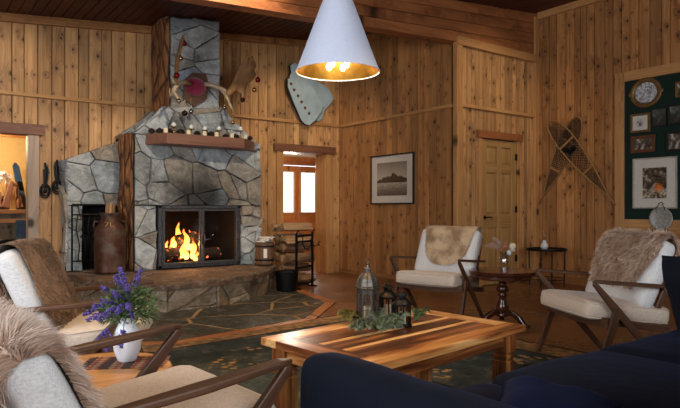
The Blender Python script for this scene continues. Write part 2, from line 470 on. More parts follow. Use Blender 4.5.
def mat_linen(name, c, sc=480):
    t = NT(name); o = t.obj()
    a = t.noise(t.map(o, (1, .12, 1)), sc, 2); b = t.noise(t.map(o, (.12, 1, .3)), sc, 2)
    n = t.math('MULTIPLY', t.math('ADD', a, b), .5); big = t.noise(o, 6, 3)
    l = tuple(min(1, x*1.12) for x in c[:3])+(1,); d = tuple(x*.66 for x in c[:3])+(1,)
    t.col(t.mix(t.rng(big, .3, .7, 0, .08), t.ramp(n, [(.3, d), (.6, l)]), d)); t.rough(.9)
    t.p.inputs['Sheen Weight'].default_value = .15; t.p.inputs['Specular IOR Level'].default_value = .15
    t.bump(n, .3, .002); return t.m
M['linen'] = mat_linen('oatmeal_linen', srgb(204,186,168))
M['linen_grey'] = mat_linen('pale_grey_linen', srgb(206,204,202), 420)
def mat_fur(name, root, mid, tip, patch=None, pscale=5):
    t = NT(name); pc = t.attr('pc', 1); rn = t.attr('rnd', 2); o = t.obj()
    sx = t.n('ShaderNodeSeparateXYZ'); t.L(pc, sx.inputs[0])
    c = t.ramp(sx.outputs[2], [(0, root), (.5, mid), (1, tip)])
    if patch:
        n = t.noise(o, pscale, 3); c = t.mix(t.rng(n, .42, .62, 0, .85), c, patch)
    c = t.mix(t.rng(rn, 0, 1, 0, .35), c, tuple(x*.5 for x in mid[:3])+(1,))
    t.col(c); t.rough(.75); t.p.inputs['Specular IOR Level'].default_value = .2; t.p.inputs['Sheen Weight'].default_value = .2
    return t.m
M['fur_long'] = mat_fur('long_fleece', srgb(140,108,88), srgb(204,176,154), srgb(240,226,214), srgb(176,138,114), 7)
M['fur_tan'] = mat_fur('tan_fleece', srgb(140,110,88), srgb(204,174,148), srgb(236,216,194), srgb(172,134,104), 8)
M['fur_brown'] = mat_fur('brown_hide', srgb(70,50,36), srgb(120,92,68), srgb(150,122,96), srgb(164,132,104), 4)
M['fur_mottled'] = mat_fur('mottled_hide', srgb(168,140,108), srgb(206,180,148), srgb(226,206,178), srgb(126,94,62), 6)
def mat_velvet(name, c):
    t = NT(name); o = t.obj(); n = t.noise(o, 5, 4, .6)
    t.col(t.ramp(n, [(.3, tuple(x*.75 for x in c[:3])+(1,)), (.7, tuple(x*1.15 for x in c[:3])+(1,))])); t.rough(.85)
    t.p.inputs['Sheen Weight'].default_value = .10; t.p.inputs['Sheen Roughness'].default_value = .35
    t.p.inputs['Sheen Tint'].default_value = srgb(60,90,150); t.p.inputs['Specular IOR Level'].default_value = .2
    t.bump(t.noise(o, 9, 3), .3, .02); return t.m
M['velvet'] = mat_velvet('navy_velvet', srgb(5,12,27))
M['velvet_blue'] = mat_velvet('blue_velvet', srgb(11,22,52))  # lighter blue version of the sofa velvet, for the small pillow
def mat_glass(name, c=(1,1,1,1), rough=.02, alpha=None):
    t = NT(name); t.col(c); t.rough(rough); t.p.inputs['Transmission Weight'].default_value = 1.0
    t.p.inputs['IOR'].default_value = 1.45; return t.m
M['glass'] = mat_glass('clear_glass')
def mat_pane(nm='window_pane', k=.06):
    m = bpy.data.materials.new(nm); m.use_nodes = True; t = m.node_tree
    for n in list(t.nodes): t.nodes.remove(n)
    o = t.nodes.new('ShaderNodeOutputMaterial'); mx = t.nodes.new('ShaderNodeMixShader'); tr = t.nodes.new('ShaderNodeBsdfTransparent')
    g = t.nodes.new('ShaderNodeBsdfGlossy'); g.inputs['Roughness'].default_value = .05; mx.inputs[0].default_value = k
    t.links.new(tr.outputs[0], mx.inputs[1]); t.links.new(g.outputs[0], mx.inputs[2]); t.links.new(mx.outputs[0], o.inputs[0]); return m
M['pane'] = mat_pane()
M['thin_glass'] = mat_pane('thin_glass', .30)
def emit(name, c, s):
    t = NT(name); t.col(c); t.p.inputs['Emission Color'].default_value = c; t.p.inputs['Emission Strength'].default_value = s; return t.m
M['brass'] = plain('brass', srgb(196,156,84), .25, 1.0, var=.15, bump=0)
M['gold_inner'] = plain('hammered_gold', srgb(222,176,84), .3, 1.0, var=.3, scale=14, bump=.5)
M['candle'] = plain('candle_wax', srgb(232,214,178), .5, var=.05, bump=0)
M['white_ball'] = plain('white_enamel', srgb(232,232,228), .4, var=.05, bump=0)
M['shade'] = plain('white_lampshade', srgb(206,212,230), .7, var=.03, scale=60, bump=.03)
M['red_bauble'] = plain('red_bauble', srgb(128,14,26), .15, .5, var=.1, bump=0)
M['gold_bauble'] = plain('copper_bauble', srgb(190,140,96), .15, .9, var=.1, bump=0)
M['silver_bauble'] = plain('silver_bauble', srgb(176,176,172), .12, 1.0, var=.1, bump=0)
M['dark_bauble'] = plain('dark_bauble', srgb(52,20,18), .15, .5, var=.1, bump=0)
M['cone'] = plain('pine_cone', srgb(92,68,48), .8, var=.4, scale=60)
M['antler'] = plain('antler', srgb(168,146,118), .55, var=.3, scale=16, bump=.4)
M['antler_brown'] = plain('brown_antler', srgb(134,96,60), .55, var=.35, scale=12, bump=.5)
M['plaque'] = plain('plaque_wood', srgb(92,62,46), .5, var=.2, scale=12)
M['maroon'] = plain('maroon_velvet', srgb(134,26,62), .9, var=.25, scale=14, sheen=.5)
M['galv'] = plain('pale_painted_metal', srgb(176,196,204), .5, .1, var=.12, scale=7, bump=.1)
M['green_board'] = plain('green_felt', srgb(16,40,32), .9, var=.15, scale=60, bump=.1)
M['paper'] = plain('paper', srgb(214,208,196), .8, var=.05, bump=0)
M['frame_gold'] = plain('antique_gold_frame', srgb(126,98,56), .4, .5, var=.35, scale=40, bump=.4)
M['frame_brown'] = plain('brown_frame', srgb(104,62,34), .4, var=.25, scale=30)
M['frame_dark'] = plain('dark_frame', srgb(36,30,26), .4, var=.25, scale=30)
M['frame_silver'] = plain('pale_grey_frame', srgb(176,166,150), .45, .1, var=.15, scale=20)
M['leaf'] = plain('grey_green_leaf', srgb(74,94,56), .6, var=.35, scale=30)
M['leaf_dark'] = plain('spruce_green', srgb(112,124,98), .65, var=.4, scale=30)
M['lavender'] = plain('purple_flower', srgb(86,70,142), .7, var=.4, scale=60)
M['ceramic'] = plain('white_ceramic', srgb(226,228,234), .25, var=.03, bump=0, spec=.5)
M['pampas'] = plain('pale_pink_plume', srgb(206,176,160), .9, var=.2, scale=40, bump=0)
M['cream_flower'] = plain('cream_flower', srgb(232,220,196), .8, var=.1, bump=0)
M['rose_flower'] = plain('dusty_rose_flower', srgb(178,112,98), .8, var=.2, bump=0)
M['lantern_metal'] = plain('weathered_lantern_metal', srgb(92,88,82), .4, .75, var=.4, scale=40, bump=.4)
M['yellow_wall'] = plain('cream_yellow_wall', srgb(226,190,124), .8, var=.05, bump=0)
M['cream_ceiling'] = plain('cream_ceiling', srgb(222,204,170), .8, var=.04, bump=0)
M['orange_wood'] = wood('orange_panel_wood', srgb(138,80,38), srgb(190,118,64), .45, knots=.3, grain=22, rvar=.15)
M['lace'] = plain('rawhide_lacing', srgb(48,35,24), .6, var=.3, scale=40)
M['blue_gear'] = plain('blue_plastic', srgb(52,78,104), .4, var=.2)
M['ember'] = emit('ember', (1.0, .16, .02, 1), 6)
# ================================================================ SETTING
random.seed(11)
def roof(x): return 3.96 - .09*(7.63 - x)
def planks(u0, u1, zt, fn, holes=(), wmin=.10, wmax=.165, z0=0.0, th=.014, mb=None, seed=1, gap=.0026):
    """vertical boards from z0 to zt(u); fn(u, z, h) -> point, h towards the room; holes = (ua, ub, za, zb)"""
    rg = random.Random(seed); mb = mb or MB()
    us = [u0]
    while us[-1] < u1 - wmax*1.3: us.append(us[-1] + rg.uniform(wmin, wmax))
    us.append(u1)
    for a, b in zip(us[:-1], us[1:]):
        rnd = min(1, max(0, rg.gauss(.5, .32))); off = V((rg.uniform(0,60), rg.uniform(0,9), rg.uniform(0,60)))
        # split across hole edges
        cuts = sorted(set([a, b] + [h for ho in holes for h in ho[:2] if a+.004 < h < b-.004]))
        for i in range(len(cuts)-1):
            c, d = cuts[i], cuts[i+1]; mid = (c+d)/2
            top = lambda u: zt(u) if callable(zt) else zt
            segs = [(z0, None)]
            for (ha, hb, za, zb) in holes:
                if ha < mid < hb:
                    segs = []
                    if za > z0 + .01: segs.append((z0, za))
                    segs.append((zb, None))
            for (s0, s1) in segs:
                e0 = gap if i == 0 else 0; e1 = gap if i == len(cuts)-2 else 0
                prof = [(c, -th if e0 else 0), (c+e0, -th if e0 else 0), (c+e0*2.6, 0), (d-e1*2.6, 0), (d-e1, -th if e1 else 0), (d, -th if e1 else 0)]
                n0 = len(mb.v)
                for (u, h) in prof:
                    for z in (s0, s1 if s1 is not None else top(u)):
                        mb.v.append(V(fn(u, z, h))); mb.rnd.append(rnd); mb.pc.append(V((u-mid, h, z)) + off)
                for k in range(5):
                    q = n0 + 2*k; mb.f.append([q, q+2, q+3, q+1])
    return mb
def slab(mb, p0, p1, rnd=.5, axis='z'):
    p0 = V(p0); p1 = V(p1); return mb.box((p0+p1)/2, [abs(a) for a in (p1-p0)], rnd=rnd, axis=axis)

AX0 = -2.5
DA = (0.40, 1.24, 1.95)      # left doorway in the fireplace wall
DB = (4.80, 5.62, 1.95)      # right doorway
# floor
mb = MB(); slab(mb, (-2.8, -2.8, -.08), (9.6, 12.2, 0)); struct(mb.build('floor', M['floor']))
# wall with the fireplace
mb = planks(AX0, 5.93, roof, lambda u, z, h: (u, 8.02 - h, z), [(DA[0], DA[1], 0, DA[2]), (DB[0], DB[1], 0, DB[2])], seed=3)
for (x0, x1, z0) in ((AX0, DA[0]-.022, 0), (DA[0]-.022, DA[1]+.022, DA[2]+.022), (DA[1]+.022, DB[0]-.022, 0), (DB[0]-.022, DB[1]+.022, DB[2]+.022), (DB[1]+.022, 6.2, 0)):
    mb.prism([(x0, z0), (x1, z0), (x1, roof(x1)), (x0, roof(x0))], 8.034, 8.16, lambda a, b, h: (a, h, b), rnd=.35)
struct(mb.build('wall_left', M['pine']))
# wall with the landscape print, recessed side of the closet
mb = planks(5.43, 8.02, lambda u: roof(5.93), lambda u, z, h: (5.93 - h, u, z), seed=8)
slab(mb, (5.944, 5.46, 0), (6.03, 8.034, roof(5.93)), .3)
struct(mb.build('wall_back', M['pine_dark']))
# wall with the six panel door
DC = (6.40, 7.17, 2.03)
mb = planks(5.93, 7.63, 3.30, lambda u, z, h: (u, 5.43 - h, z), [(DC[0], DC[1], 0, DC[2])], seed=12, wmin=.07, wmax=.11)
for (x0, x1, z0) in ((5.93, DC[0], 0), (DC[0], DC[1], DC[2]), (DC[1], 7.63, 0)): slab(mb, (x0, 5.444, z0), (x1, 5.53, 3.30), .35)
struct(mb.build('wall_closet', M['pine']))
mb = MB(); slab(mb, (6.2, 5.62, 0), (7.4, 5.66, 2.3)); struct(mb.build('wall_closet_inside', M['pine_dark']))
# right wall
mb = planks(-2.6, 5.43, 3.96, lambda u, z, h: (7.63 - h, u, z), seed=21, wmin=.09, wmax=.15)
slab(mb, (7.644, -2.6, 0), (7.75, 5.53, 3.98), .35)
struct(mb.build('wall_right', M['pine_dark']))
# the two walls out of view, each with a wide window opening
mb = MB()
for a, b in (((AX0-.1, -2.7, 0), (7.75, -2.6, .9)), ((AX0-.1, -2.7, 2.8), (7.75, -2.6, 3.98)), ((AX0-.1, -2.7, .9), (-.8, -2.6, 2.8)), ((3.2, -2.7, .9), (7.75, -2.6, 2.8))): slab(mb, a, b)
struct(mb.build('wall_rear', M['pine_dark']))
mb = MB()
for a, b in (((AX0-.1, -2.7, 0), (AX0, 8.1, .9)), ((AX0-.1, -2.7, 2.6), (AX0, 8.1, 3.98)), ((AX0-.1, -2.7, .9), (AX0, .6, 2.6)), ((AX0-.1, 3.6, .9), (AX0, 8.1, 2.6))): slab(mb, a, b)
struct(mb.build('wall_side', M['pine_dark']))
for nm, a, b in (('window_1', (-.8, -2.66, .9), (3.2, -2.645, 2.8)), ('window_2', (AX0-.06, .6, .9), (AX0-.045, 3.6, 2.6))):
    mb = MB(); slab(mb, a, b); struct(mb.build(nm, M['pane']))
# ceiling, boards running towards the fireplace wall
mb = MB(); x = AX0 - .1; rg = random.Random(4)
while x < 7.75:
    wd = .12
    n0 = len(mb.v); r_ = rg.random(); off = V((rg.uniform(0,50), 0, rg.uniform(0,50)))
    for (xx, dz) in ((x+.003, .012), (x+.009, 0), (x+wd-.009, 0), (x+wd-.003, .012)):
        for yy in (-2.7, 8.1):
            mb.v.append(V((xx, yy, roof(xx)+dz))); mb.rnd.append(r_); mb.pc.append(V((xx-x, 0, yy))+off)
    for k in range(3): mb.f.append([n0+2*k, n0+2*k+1, n0+2*k+3, n0+2*k+2])
    x += wd
mb.prism([(AX0-.1, roof(AX0-.1)+.014), (7.75, roof(7.75)+.014), (7.75, roof(7.75)+.12), (AX0-.1, roof(AX0-.1)+.12)], -2.7, 8.16, lambda a, b, h: (a, h, b))
struct(mb.build('ceiling', M['ceiling']))
# header beam
zb = lambda x: 3.07 + .053*(x-2.32)
mb = MB(); rg = random.Random(6)
nrow = 4
for k in range(nrow):
    f0, f1 = k/nrow, (k+1)/nrow
    x0, x1 = AX0, 7.63
    za0, za1 = [zb(x0) + (roof(x0)-zb(x0))*f for f in (f0, f1)]; zc0, zc1 = [zb(x1) + (roof(x1)-zb(x1))*f for f in (f0, f1)]
    n0 = len(mb.v); rr = rg.random(); off = V((rg.uniform(0,50), 0, rg.uniform(0,50)))
    g = .003
    for (xx, z) in ((x0, za0+g), (x1, zc0+g), (x1, zc1-g), (x0, za1-g)):
        for yy in (5.405, 5.58):
            mb.v.append(V((xx, yy, z))); mb.rnd.append(rr); mb.pc.append(V((yy, z, xx))+off)
    for f in ((0,2,4,6), (1,7,5,3), (0,1,3,2), (4,5,7,6), (2,3,5,4), (6,7,1,0)): mb.f.append([n0+i for i in f])
struct(mb.build('trim_1', M['beam'], bevel=.004))
# level band at 2.44 m, crowns, corner boards
def tb(name, parts, m=M['pine_trim'], bevel=.004):
    b = MB()
    for p0, p1, ax in parts: slab(b, p0, p1, random.uniform(.3, .7), ax)
    return struct(b.build(name, m, bevel=bevel))
tb('trim_2', [((AX0, 7.985, 2.41), (2.74, 8.02, 2.455), 'x'), ((3.45, 7.985, 2.41), (5.92, 8.02, 2.455), 'x')])
tb('trim_3', [((5.895, 5.47, 2.41), (5.93, 7.985, 2.455), 'y')])
tb('trim_4', [((5.99, 5.395, 2.41), (7.59, 5.43, 2.455), 'x')])
tb('trim_5', [((5.895, 5.385, 0), (5.99, 5.43, 3.26), 'z'), ((5.885, 5.39, 0), (5.93, 5.47, 3.26), 'z')])
tb('trim_6', [((7.55, 5.375, 0), (7.63, 5.43, 3.9), 'z'), ((5.89, 5.37, 3.22), (7.55, 5.43, 3.33), 'x')])
tb('trim_7', [((7.585, -2.6, 3.86), (7.63, 5.375, 3.965), 'y')])
b = MB()
for x0, x1 in ((AX0, 2.74), (3.45, 5.93)):
    b.prism([(x0, roof(x0)-.10), (x1, roof(x1)-.10), (x1, roof(x1)), (x0, roof(x0))], 7.965, 8.02, lambda a, c, h: (a, h, c))
for i, p in enumerate(b.v): b.pc[i] = V((p.y, p.z, p.x))
struct(b.build('trim_8', M['pine_dark'], bevel=.004))
# inner corner board between fireplace wall and print wall
tb('trim_9', [((5.885, 7.965, 0), (5.93, 8.02, 3.7), 'z')], M['pine_dark'])
# baseboards
tb('baseboard_right', [((7.605, -2.6, 0), (7.63, 5.36, .09), 'y')], M['pine_dark'])
tb('baseboard_back', [((5.905, 5.48, 0), (5.93, 7.96, .07), 'y')], M['pine_dark'])
# doorway linings and headers
def doorway(name, x0, x1, z, depth, m=M['pine_trim']):
    b = MB()
    slab(b, (x1, 7.985, 0), (x1+.12, 8.02, z), .6); slab(b, (x0-.12, 7.985, 0), (x0, 8.02, z), .6)
    slab(b, (x1-.0, 8.03, 0), (x1+.02, 8.02+depth, z), .5); slab(b, (x0-.02, 8.03, 0), (x0, 8.02+depth, z), .5)
    slab(b, (x0-.02, 8.03, z), (x1+.02, 8.02+depth, z+.02), .4, 'x')
    o = struct(b.build(name, m, bevel=.004)); return o
doorway('door_1', DA[0], DA[1], DA[2], .14, M['pale_trim'])
tb('trim_10', [((DA[0]-.2, 7.965, DA[2]), (DA[1]+.17, 8.02, DA[2]+.13), 'x')], M['red_trim'])
doorway('door_2', DB[0], DB[1], DB[2], .30)
tb('trim_11', [((DB[0]-.17, 7.965, DB[2]), (DB[1]+.17, 8.02, DB[2]+.12), 'x')], M['red_trim'])

# ---- six panel door in the closet wall
b = MB()
slab(b, (DC[0]-.055, 5.405, 0), (DC[0]+.0, 5.43, DC[2]+.0), .55); slab(b, (DC[1], 5.405, 0), (DC[1]+.055, 5.43, DC[2]), .55)
struct(b.build('trim_12', M['pine_trim'], bevel=.003))
tb('trim_13', [((DC[0]-.10, 5.385, DC[2]), (DC[1]+.10, 5.43, DC[2]+.10), 'x')], M['beam'])
door = MB(); x0, x1, zz = DC[0]+.012, DC[1]-.012, DC[2]-.012
yF, yB, yR = 5.425, 5.465, 5.442
wS = .105; xm = (x0+x1)/2
rows = [(.22, .80), (.98, 1.56), (1.68, 1.92)]
# stiles and rails
slab(door, (x0, yF, .01), (x0+wS, yB, zz), .5); slab(door, (x1-wS, yF, .01), (x1, yB, zz), .52); slab(door, (xm-.045, yF, .01), (xm+.045, yB, zz), .5)
zs = [.01] + [v for r in rows for v in r] + [zz]
for k in range(0, len(zs), 2): slab(door, (x0+wS, yF+.001, zs[k]), (x1-wS, yB, zs[k+1]), .45, 'x')
dr = struct(door.build('door_3', M['pine_door'], bevel=.005))
for (za, zc) in rows:
    for (xa, xb) in ((x0+wS, xm-.045), (xm+.045, x1-wS)):
        p = MB()
        n0 = 0; rr = random.uniform(.4, .6)
        o_ = V((random.uniform(0,30), 0, random.uniform(0,30)))
        ring0 = [(xa, yR+.008, za), (xb, yR+.008, za), (xb, yR+.008, zc), (xa, yR+.008, zc)]
        ring1 = [(xa+.035, yF+.008, za+.035), (xb-.035, yF+.008, za+.035), (xb-.035, yF+.008, zc-.035), (xa+.035, yF+.008, zc-.035)]
        p.add(ring0+ring1, [(4,5,6,7)]+[(i, (i+1)%4, 4+(i+1)%4, 4+i) for i in range(4)], rr, lambda q: V((q.x, q.y, q.z))+o_)
        p.build('panel', M['pine_door'], dr)
h = MB(); h.lathe([(.026,0),(.026,.008),(.012,.010),(.010,.05)], 16, (x0+.06, yF, .94), M=Matrix.Rotation(R(90),3,'X'))
h.bar([(x0+.06, yF-.045, .94), (x0+.10, yF-.05, .945), (x0+.17, yF-.045, .935)], [.014,.016,.012], [.016,.018,.012])
h.build('door_handle', M['black_iron'], dr, bevel=.002)
for z in (.35, 1.05, 1.8):
    h = MB(); h.tube([(x1+.006, yF-.006, z-.05), (x1+.006, yF-.006, z+.05)], .009, 8); slab(h, (x1-.03, yF-.003, z-.045), (x1+.006, yF, z+.045)); h.build('hinge', M['black_iron'], dr)

# ---- lobby beyond the right doorway
mb = planks(4.0, 9.5, 2.17, lambda u, z, h: (u, 11.0 - h, z), [(6.38, 7.62, 0, 2.0)], seed=31, wmin=.1, wmax=.16)
slab(mb, (3.9, 11.03, 0), (6.38, 11.1, 2.3)); slab(mb, (7.62, 11.03, 0), (9.6, 11.1, 2.3)); slab(mb, (6.38, 11.03, 2.0), (7.62, 11.1, 2.3))
struct(mb.build('wall_lobby', M['orange_wood']))
mb = MB(); slab(mb, (9.5, 8.1, 0), (9.6, 11.1, 2.3)); slab(mb, (4.0, 8.16, 0), (4.06, 11.1, 2.3)); slab(mb, (5.63, 8.17, 0), (9.6, 8.25, 2.3))
struct(mb.build('wall_lobby_side', M['orange_wood']))
mb = MB(); slab(mb, (3.9, 8.17, 2.17), (9.6, 11.1, 2.25)); struct(mb.build('ceiling_lobby', M['cream_ceiling']))
tb('trim_14', [((4.06, 10.93, 2.0), (9.5, 10.985, 2.07), 'x')], M['beam'])
def glazed_door(name, xa, xb, wa, wb):
    d = MB(); y0, y1 = 10.97, 11.02
    slab(d, (xa, y0, 0), (wa, y1, 1.98)); slab(d, (wb, y0, 0), (xb, y1, 1.98))
    slab(d, (wa, y0, 1.85), (wb, y1, 1.98), .4, 'x'); slab(d, (wa, y0, 0), (wb, y1, .97), .4, 'x')
    o = struct(d.build(name, M['orange_wood'], bevel=.006))
    g = MB(); slab(g, (wa-.01, 10.99, .96), (wb+.01, 10.996, 1.86)); struct(g.build('pane', M['pane'], o))
    f = MB()
    for a, c in (((wa-.02, 10.955, .95), (wa+.012, 10.97, 1.87)), ((wb-.012, 10.955, .95), (wb+.02, 10.97, 1.87)), ((wa, 10.955, 1.84), (wb, 10.97, 1.87)), ((wa, 10.955, .95), (wb, 10.97, .98))): slab(f, a, c)
    struct(f.build('window_frame', M['pine_trim'], o))
glazed_door('door_4', 6.38, 6.985, 6.50, 6.86)
glazed_door('door_5', 7.0, 7.60, 7.02, 7.42)

# ---- shop beyond the left doorway
mb = MB(); slab(mb, (-1.6, 10.5, 0), (3.4, 10.6, 2.4)); slab(mb, (-1.7, 8.16, 0), (-1.6, 10.6, 2.4)); slab(mb, (3.3, 8.16, 0), (3.4, 10.5, 2.4))
struct(mb.build('wall_shop', M['yellow_wall']))
mb = MB(); slab(mb, (-1.7, 8.17, 2.3), (3.4, 10.6, 2.36), axis='x')
for y in (8.5, 9.0, 9.5, 10.0): slab(mb, (-1.6, y, 2.13), (3.3, y+.09, 2.3), random.random(), 'x')
struct(mb.build('ceiling_shop', M['orange_wood']))
# ================================================================ FIREPLACE
def clip(poly, n, d):
    out = []
    for i in range(len(poly)):
        a, b = poly[i], poly[(i+1) % len(poly)]
        da = a[0]*n[0]+a[1]*n[1]-d; db = b[0]*n[0]+b[1]*n[1]-d
        if da <= 0: out.append(a)
        if (da < 0 < db) or (db < 0 < da):
            t = da/(da-db); out.append((a[0]+(b[0]-a[0])*t, a[1]+(b[1]-a[1])*t))
    return out
def cells(poly, size, rg, aspect=1.0, jit=.5):
    # worked out in a turned and stretched plane, so the stones come out long and slanting
    an = rg.uniform(-.7, .7); k = 1.38; ca, sa = math.cos(an), math.sin(an)
    fwd = lambda p: ((p[0]*ca+p[1]*sa)/k, -p[0]*sa+p[1]*ca)
    bwd = lambda p: (p[0]*k*ca-p[1]*sa, p[0]*k*sa+p[1]*ca)
    if sum(poly[i][0]*poly[(i+1)%len(poly)][1]-poly[(i+1)%len(poly)][0]*poly[i][1] for i in range(len(poly))) < 0: poly = poly[::-1]
    return [[bwd(p) for p in c] for c in cells0([fwd(p) for p in poly], size*.92, rg, aspect, jit)]
def cells0(poly, size, rg, aspect=1.0, jit=.5):
    xs = [p[0] for p in poly]; ys = [p[1] for p in poly]
    x0, x1, y0, y1 = min(xs), max(xs), min(ys), max(ys)
    nx = max(1, round((x1-x0)/(size*aspect))); ny = max(1, round((y1-y0)/size))
    sx, sy = (x1-x0)/nx, (y1-y0)/ny
    pts = []
    for j in range(-1, ny+1):
        for i in range(-1, nx+2):
            pts.append((x0+(i+.5+(.5 if j % 2 else 0)-.25+rg.uniform(-jit,jit))*sx, y0+(j+.5+rg.uniform(-jit,jit))*sy))
    out = []
    # drop some seeds so that big and small stones mix, add small ones
    pts = [p for p in pts if rg.random() > .22]
    pts += [(p[0]+rg.uniform(.3,.5)*sx, p[1]+rg.uniform(.2,.4)*sy) for p in pts if rg.random() < .16]
    sk = rg.uniform(-.35, .35)
    for i, p in enumerate(pts):
        c = list(poly)
        for j, q in enumerate(pts):
            if i == j or (p[0]-q[0])**2+(p[1]-q[1])**2 > (4*max(sx,sy))**2: continue
            n = (q[0]-p[0], q[1]-p[1]); m = ((p[0]+q[0])/2, (p[1]+q[1])/2)
            c = clip(c, n, n[0]*m[0]+n[1]*m[1])
            if len(c) < 3: break
        if len(c) >= 3:
            A = sum(c[k][0]*c[(k+1)%len(c)][1]-c[(k+1)%len(c)][0]*c[k][1] for k in range(len(c)))/2
            if abs(A) > .0012: out.append(c if A > 0 else c[::-1])
    return out
def stones(mb, polys, fn, rg, d0=.02, d1=.06, gap=.003, base=0.0, tilt=.02, cmin=0.0, cmax=1.0, na=.016):
    for c in polys:
        cx = sum(p[0] for p in c)/len(c); cy = sum(p[1] for p in c)/len(c)
        # subdivide + wobble outline
        pts = []
        for k in range(len(c)):
            a, b = c[k], c[(k+1) % len(c)]
            L = math.hypot(b[0]-a[0], b[1]-a[1]); n = max(1, int(L/.07))
            for q in range(n):
                t = q/n; pts.append([a[0]+(b[0]-a[0])*t, a[1]+(b[1]-a[1])*t])
        n = len(pts)
        d = rg.uniform(d0, d1); tx, ty = rg.uniform(-tilt, tilt), rg.uniform(-tilt, tilt)
        rnd = rg.uniform(cmin, cmax); b0 = len(mb.v)
        rings = [(0, gap), (.72, gap+.001), (.94, gap+.007), (1.0, gap+.022)]
        rad = max(.02, sum(math.hypot(p[0]-cx, p[1]-cy) for p in pts)/n)
        wob = [rg.uniform(-.004, .006) for _ in pts]
        for (hf, ins) in rings:
            for k, p in enumerate(pts):
                r = math.hypot(p[0]-cx, p[1]-cy) or 1e-4
                s_ = max(.15, (r-min(ins, r*.7)-wob[k])/r)
                x, y = cx+(p[0]-cx)*s_, cy+(p[1]-cy)*s_
                nz = noise.noise(V((x*6, y*6, rnd*9)))*na*hf
                h = base + max(.002, d*hf + (tx*(x-cx)+ty*(y-cy))/max(rad,.05)*hf + nz) if hf else base - .01
                P = V(fn(x, y, h)); mb.v.append(P); mb.rnd.append(rnd); mb.pc.append(P)
        P = V(fn(cx, cy, base+d+noise.noise(V((cx*6, cy*6, rnd*9)))*.016)); mb.v.append(P); mb.rnd.append(rnd); mb.pc.append(P)
        for q in range(len(rings)-1):
            for k in range(n):
                k2 = (k+1) % n
                mb.f.append([b0+q*n+k, b0+q*n+k2, b0+(q+1)*n+k2, b0+(q+1)*n+k])
        q = len(rings)-1
        for k in range(n): mb.f.append([b0+q*n+k, b0+q*n+(k+1)%n, b0+(q+1)*n])
    return mb

rg = random.Random(5)
FP = empty('stone_fireplace', (3.1, 7.3, 0), 0, 'tall grey fieldstone fireplace with a chimney, bark slabs and raised stone hearth', 'fireplace')
Ti = Matrix.Translation((-3.1, -7.3, 0))
HZ = .30
YF = 7.34
front = lambda a, b, h: (a, YF - h, b)
# masonry core
core = MB()
slab(core, (2.27, YF, HZ), (2.56, 8.01, 1.97)); slab(core, (3.70, YF, HZ), (4.03, 8.01, 1.90)); slab(core, (2.56, YF, 1.09), (3.70, 8.01, 1.97))
slab(core, (2.56, 7.92, HZ), (3.70, 8.01, 1.09)); slab(core, (2.56, YF, HZ), (3.70, 7.92, HZ+.02))
# shoulders
core.prism([(2.27,1.97),(4.03,1.90),(3.46,2.42),(2.74,2.33)], YF+.06, 8.01, lambda a,b,h:(a,h,b))
slab(core, (2.76, 7.42, 2.2), (3.44, 8.01, roof(3.1)-.01))
# wing behind the milk can, with its wood niche
core.prism([(1.62,HZ),(1.80,HZ),(1.80,1.10),(2.27,1.10),(2.27,1.93),(1.62,1.66)], 7.80, 8.01, lambda a,b,h:(a,h,b))
core.build('masonry', M['mortar'], FP, M=Ti)
nb = MB(); slab(nb, (1.80, 7.985, HZ), (2.25, 8.012, 1.10)); nb.build('niche_shade_back', M['soot'], FP, M=Ti)  # near-black back sheet; the depth shade of the niche is put into its colour
st = MB()
# front stones: piers, lintel, over the lintel
stones(st, cells([(2.29,HZ),(2.555,HZ),(2.555,1.10),(2.29,1.10)], .22, rg, 1.1), front, rg, .03, .07)
stones(st, cells([(3.705,HZ),(4.01,HZ),(4.03,1.10),(3.705,1.10)], .16, rg, 1.0), front, rg, .03, .07, cmin=.5)
stones(st, cells([(2.29,1.10),(4.03,1.10),(4.02,1.97),(2.29,1.97)], .25, rg, 1.15), front, rg, .03, .08)
# shoulders and chimney front
f2 = lambda a, b, h: (a, YF+.06 - h, b)
stones(st, cells([(2.29,1.98),(4.02,1.93),(3.46,2.42),(2.74,2.36)], .24, rg, 1.3), f2, rg, .03, .07)
f3 = lambda a, b, h: (a, 7.42 - h, b)
stones(st, cells([(2.77,2.33),(3.44,2.40),(3.44,roof(3.44)-.02),(2.77,roof(2.77)-.02)], .26, rg, .95), f3, rg, .03, .08)
# sloped left shoulder
dv = V((2.74-2.27, 0, 2.33-1.97)).normalized(); nv = V((-dv.z, 0, dv.x))
stones(st, cells([(0,0),(.62,0),(.62,.60),(0,.60)], .25, rg), lambda a,b,h: V((2.27,7.42,1.97))+dv*a+V((0,b,0))+nv*h, rg, .02, .04)
# wing
fw = lambda a, b, h: (a, 7.80 - h, b)
stones(st, cells([(1.62,1.10),(2.26,1.10),(2.26,1.93),(1.62,1.66)], .27, rg), fw, rg, .03, .06)
stones(st, cells([(1.62,HZ),(1.80,HZ),(1.80,1.10),(1.62,1.10)], .28, rg), fw, rg, .03, .05)
stones(st, cells([(7.76,HZ),(8.0,HZ),(8.0,1.66),(7.76,1.66)], .25, rg), lambda a,b,h: (1.625-h, a, b), rg, .01, .03)
st.build('stone_facing', M['stone'], FP, M=Ti)
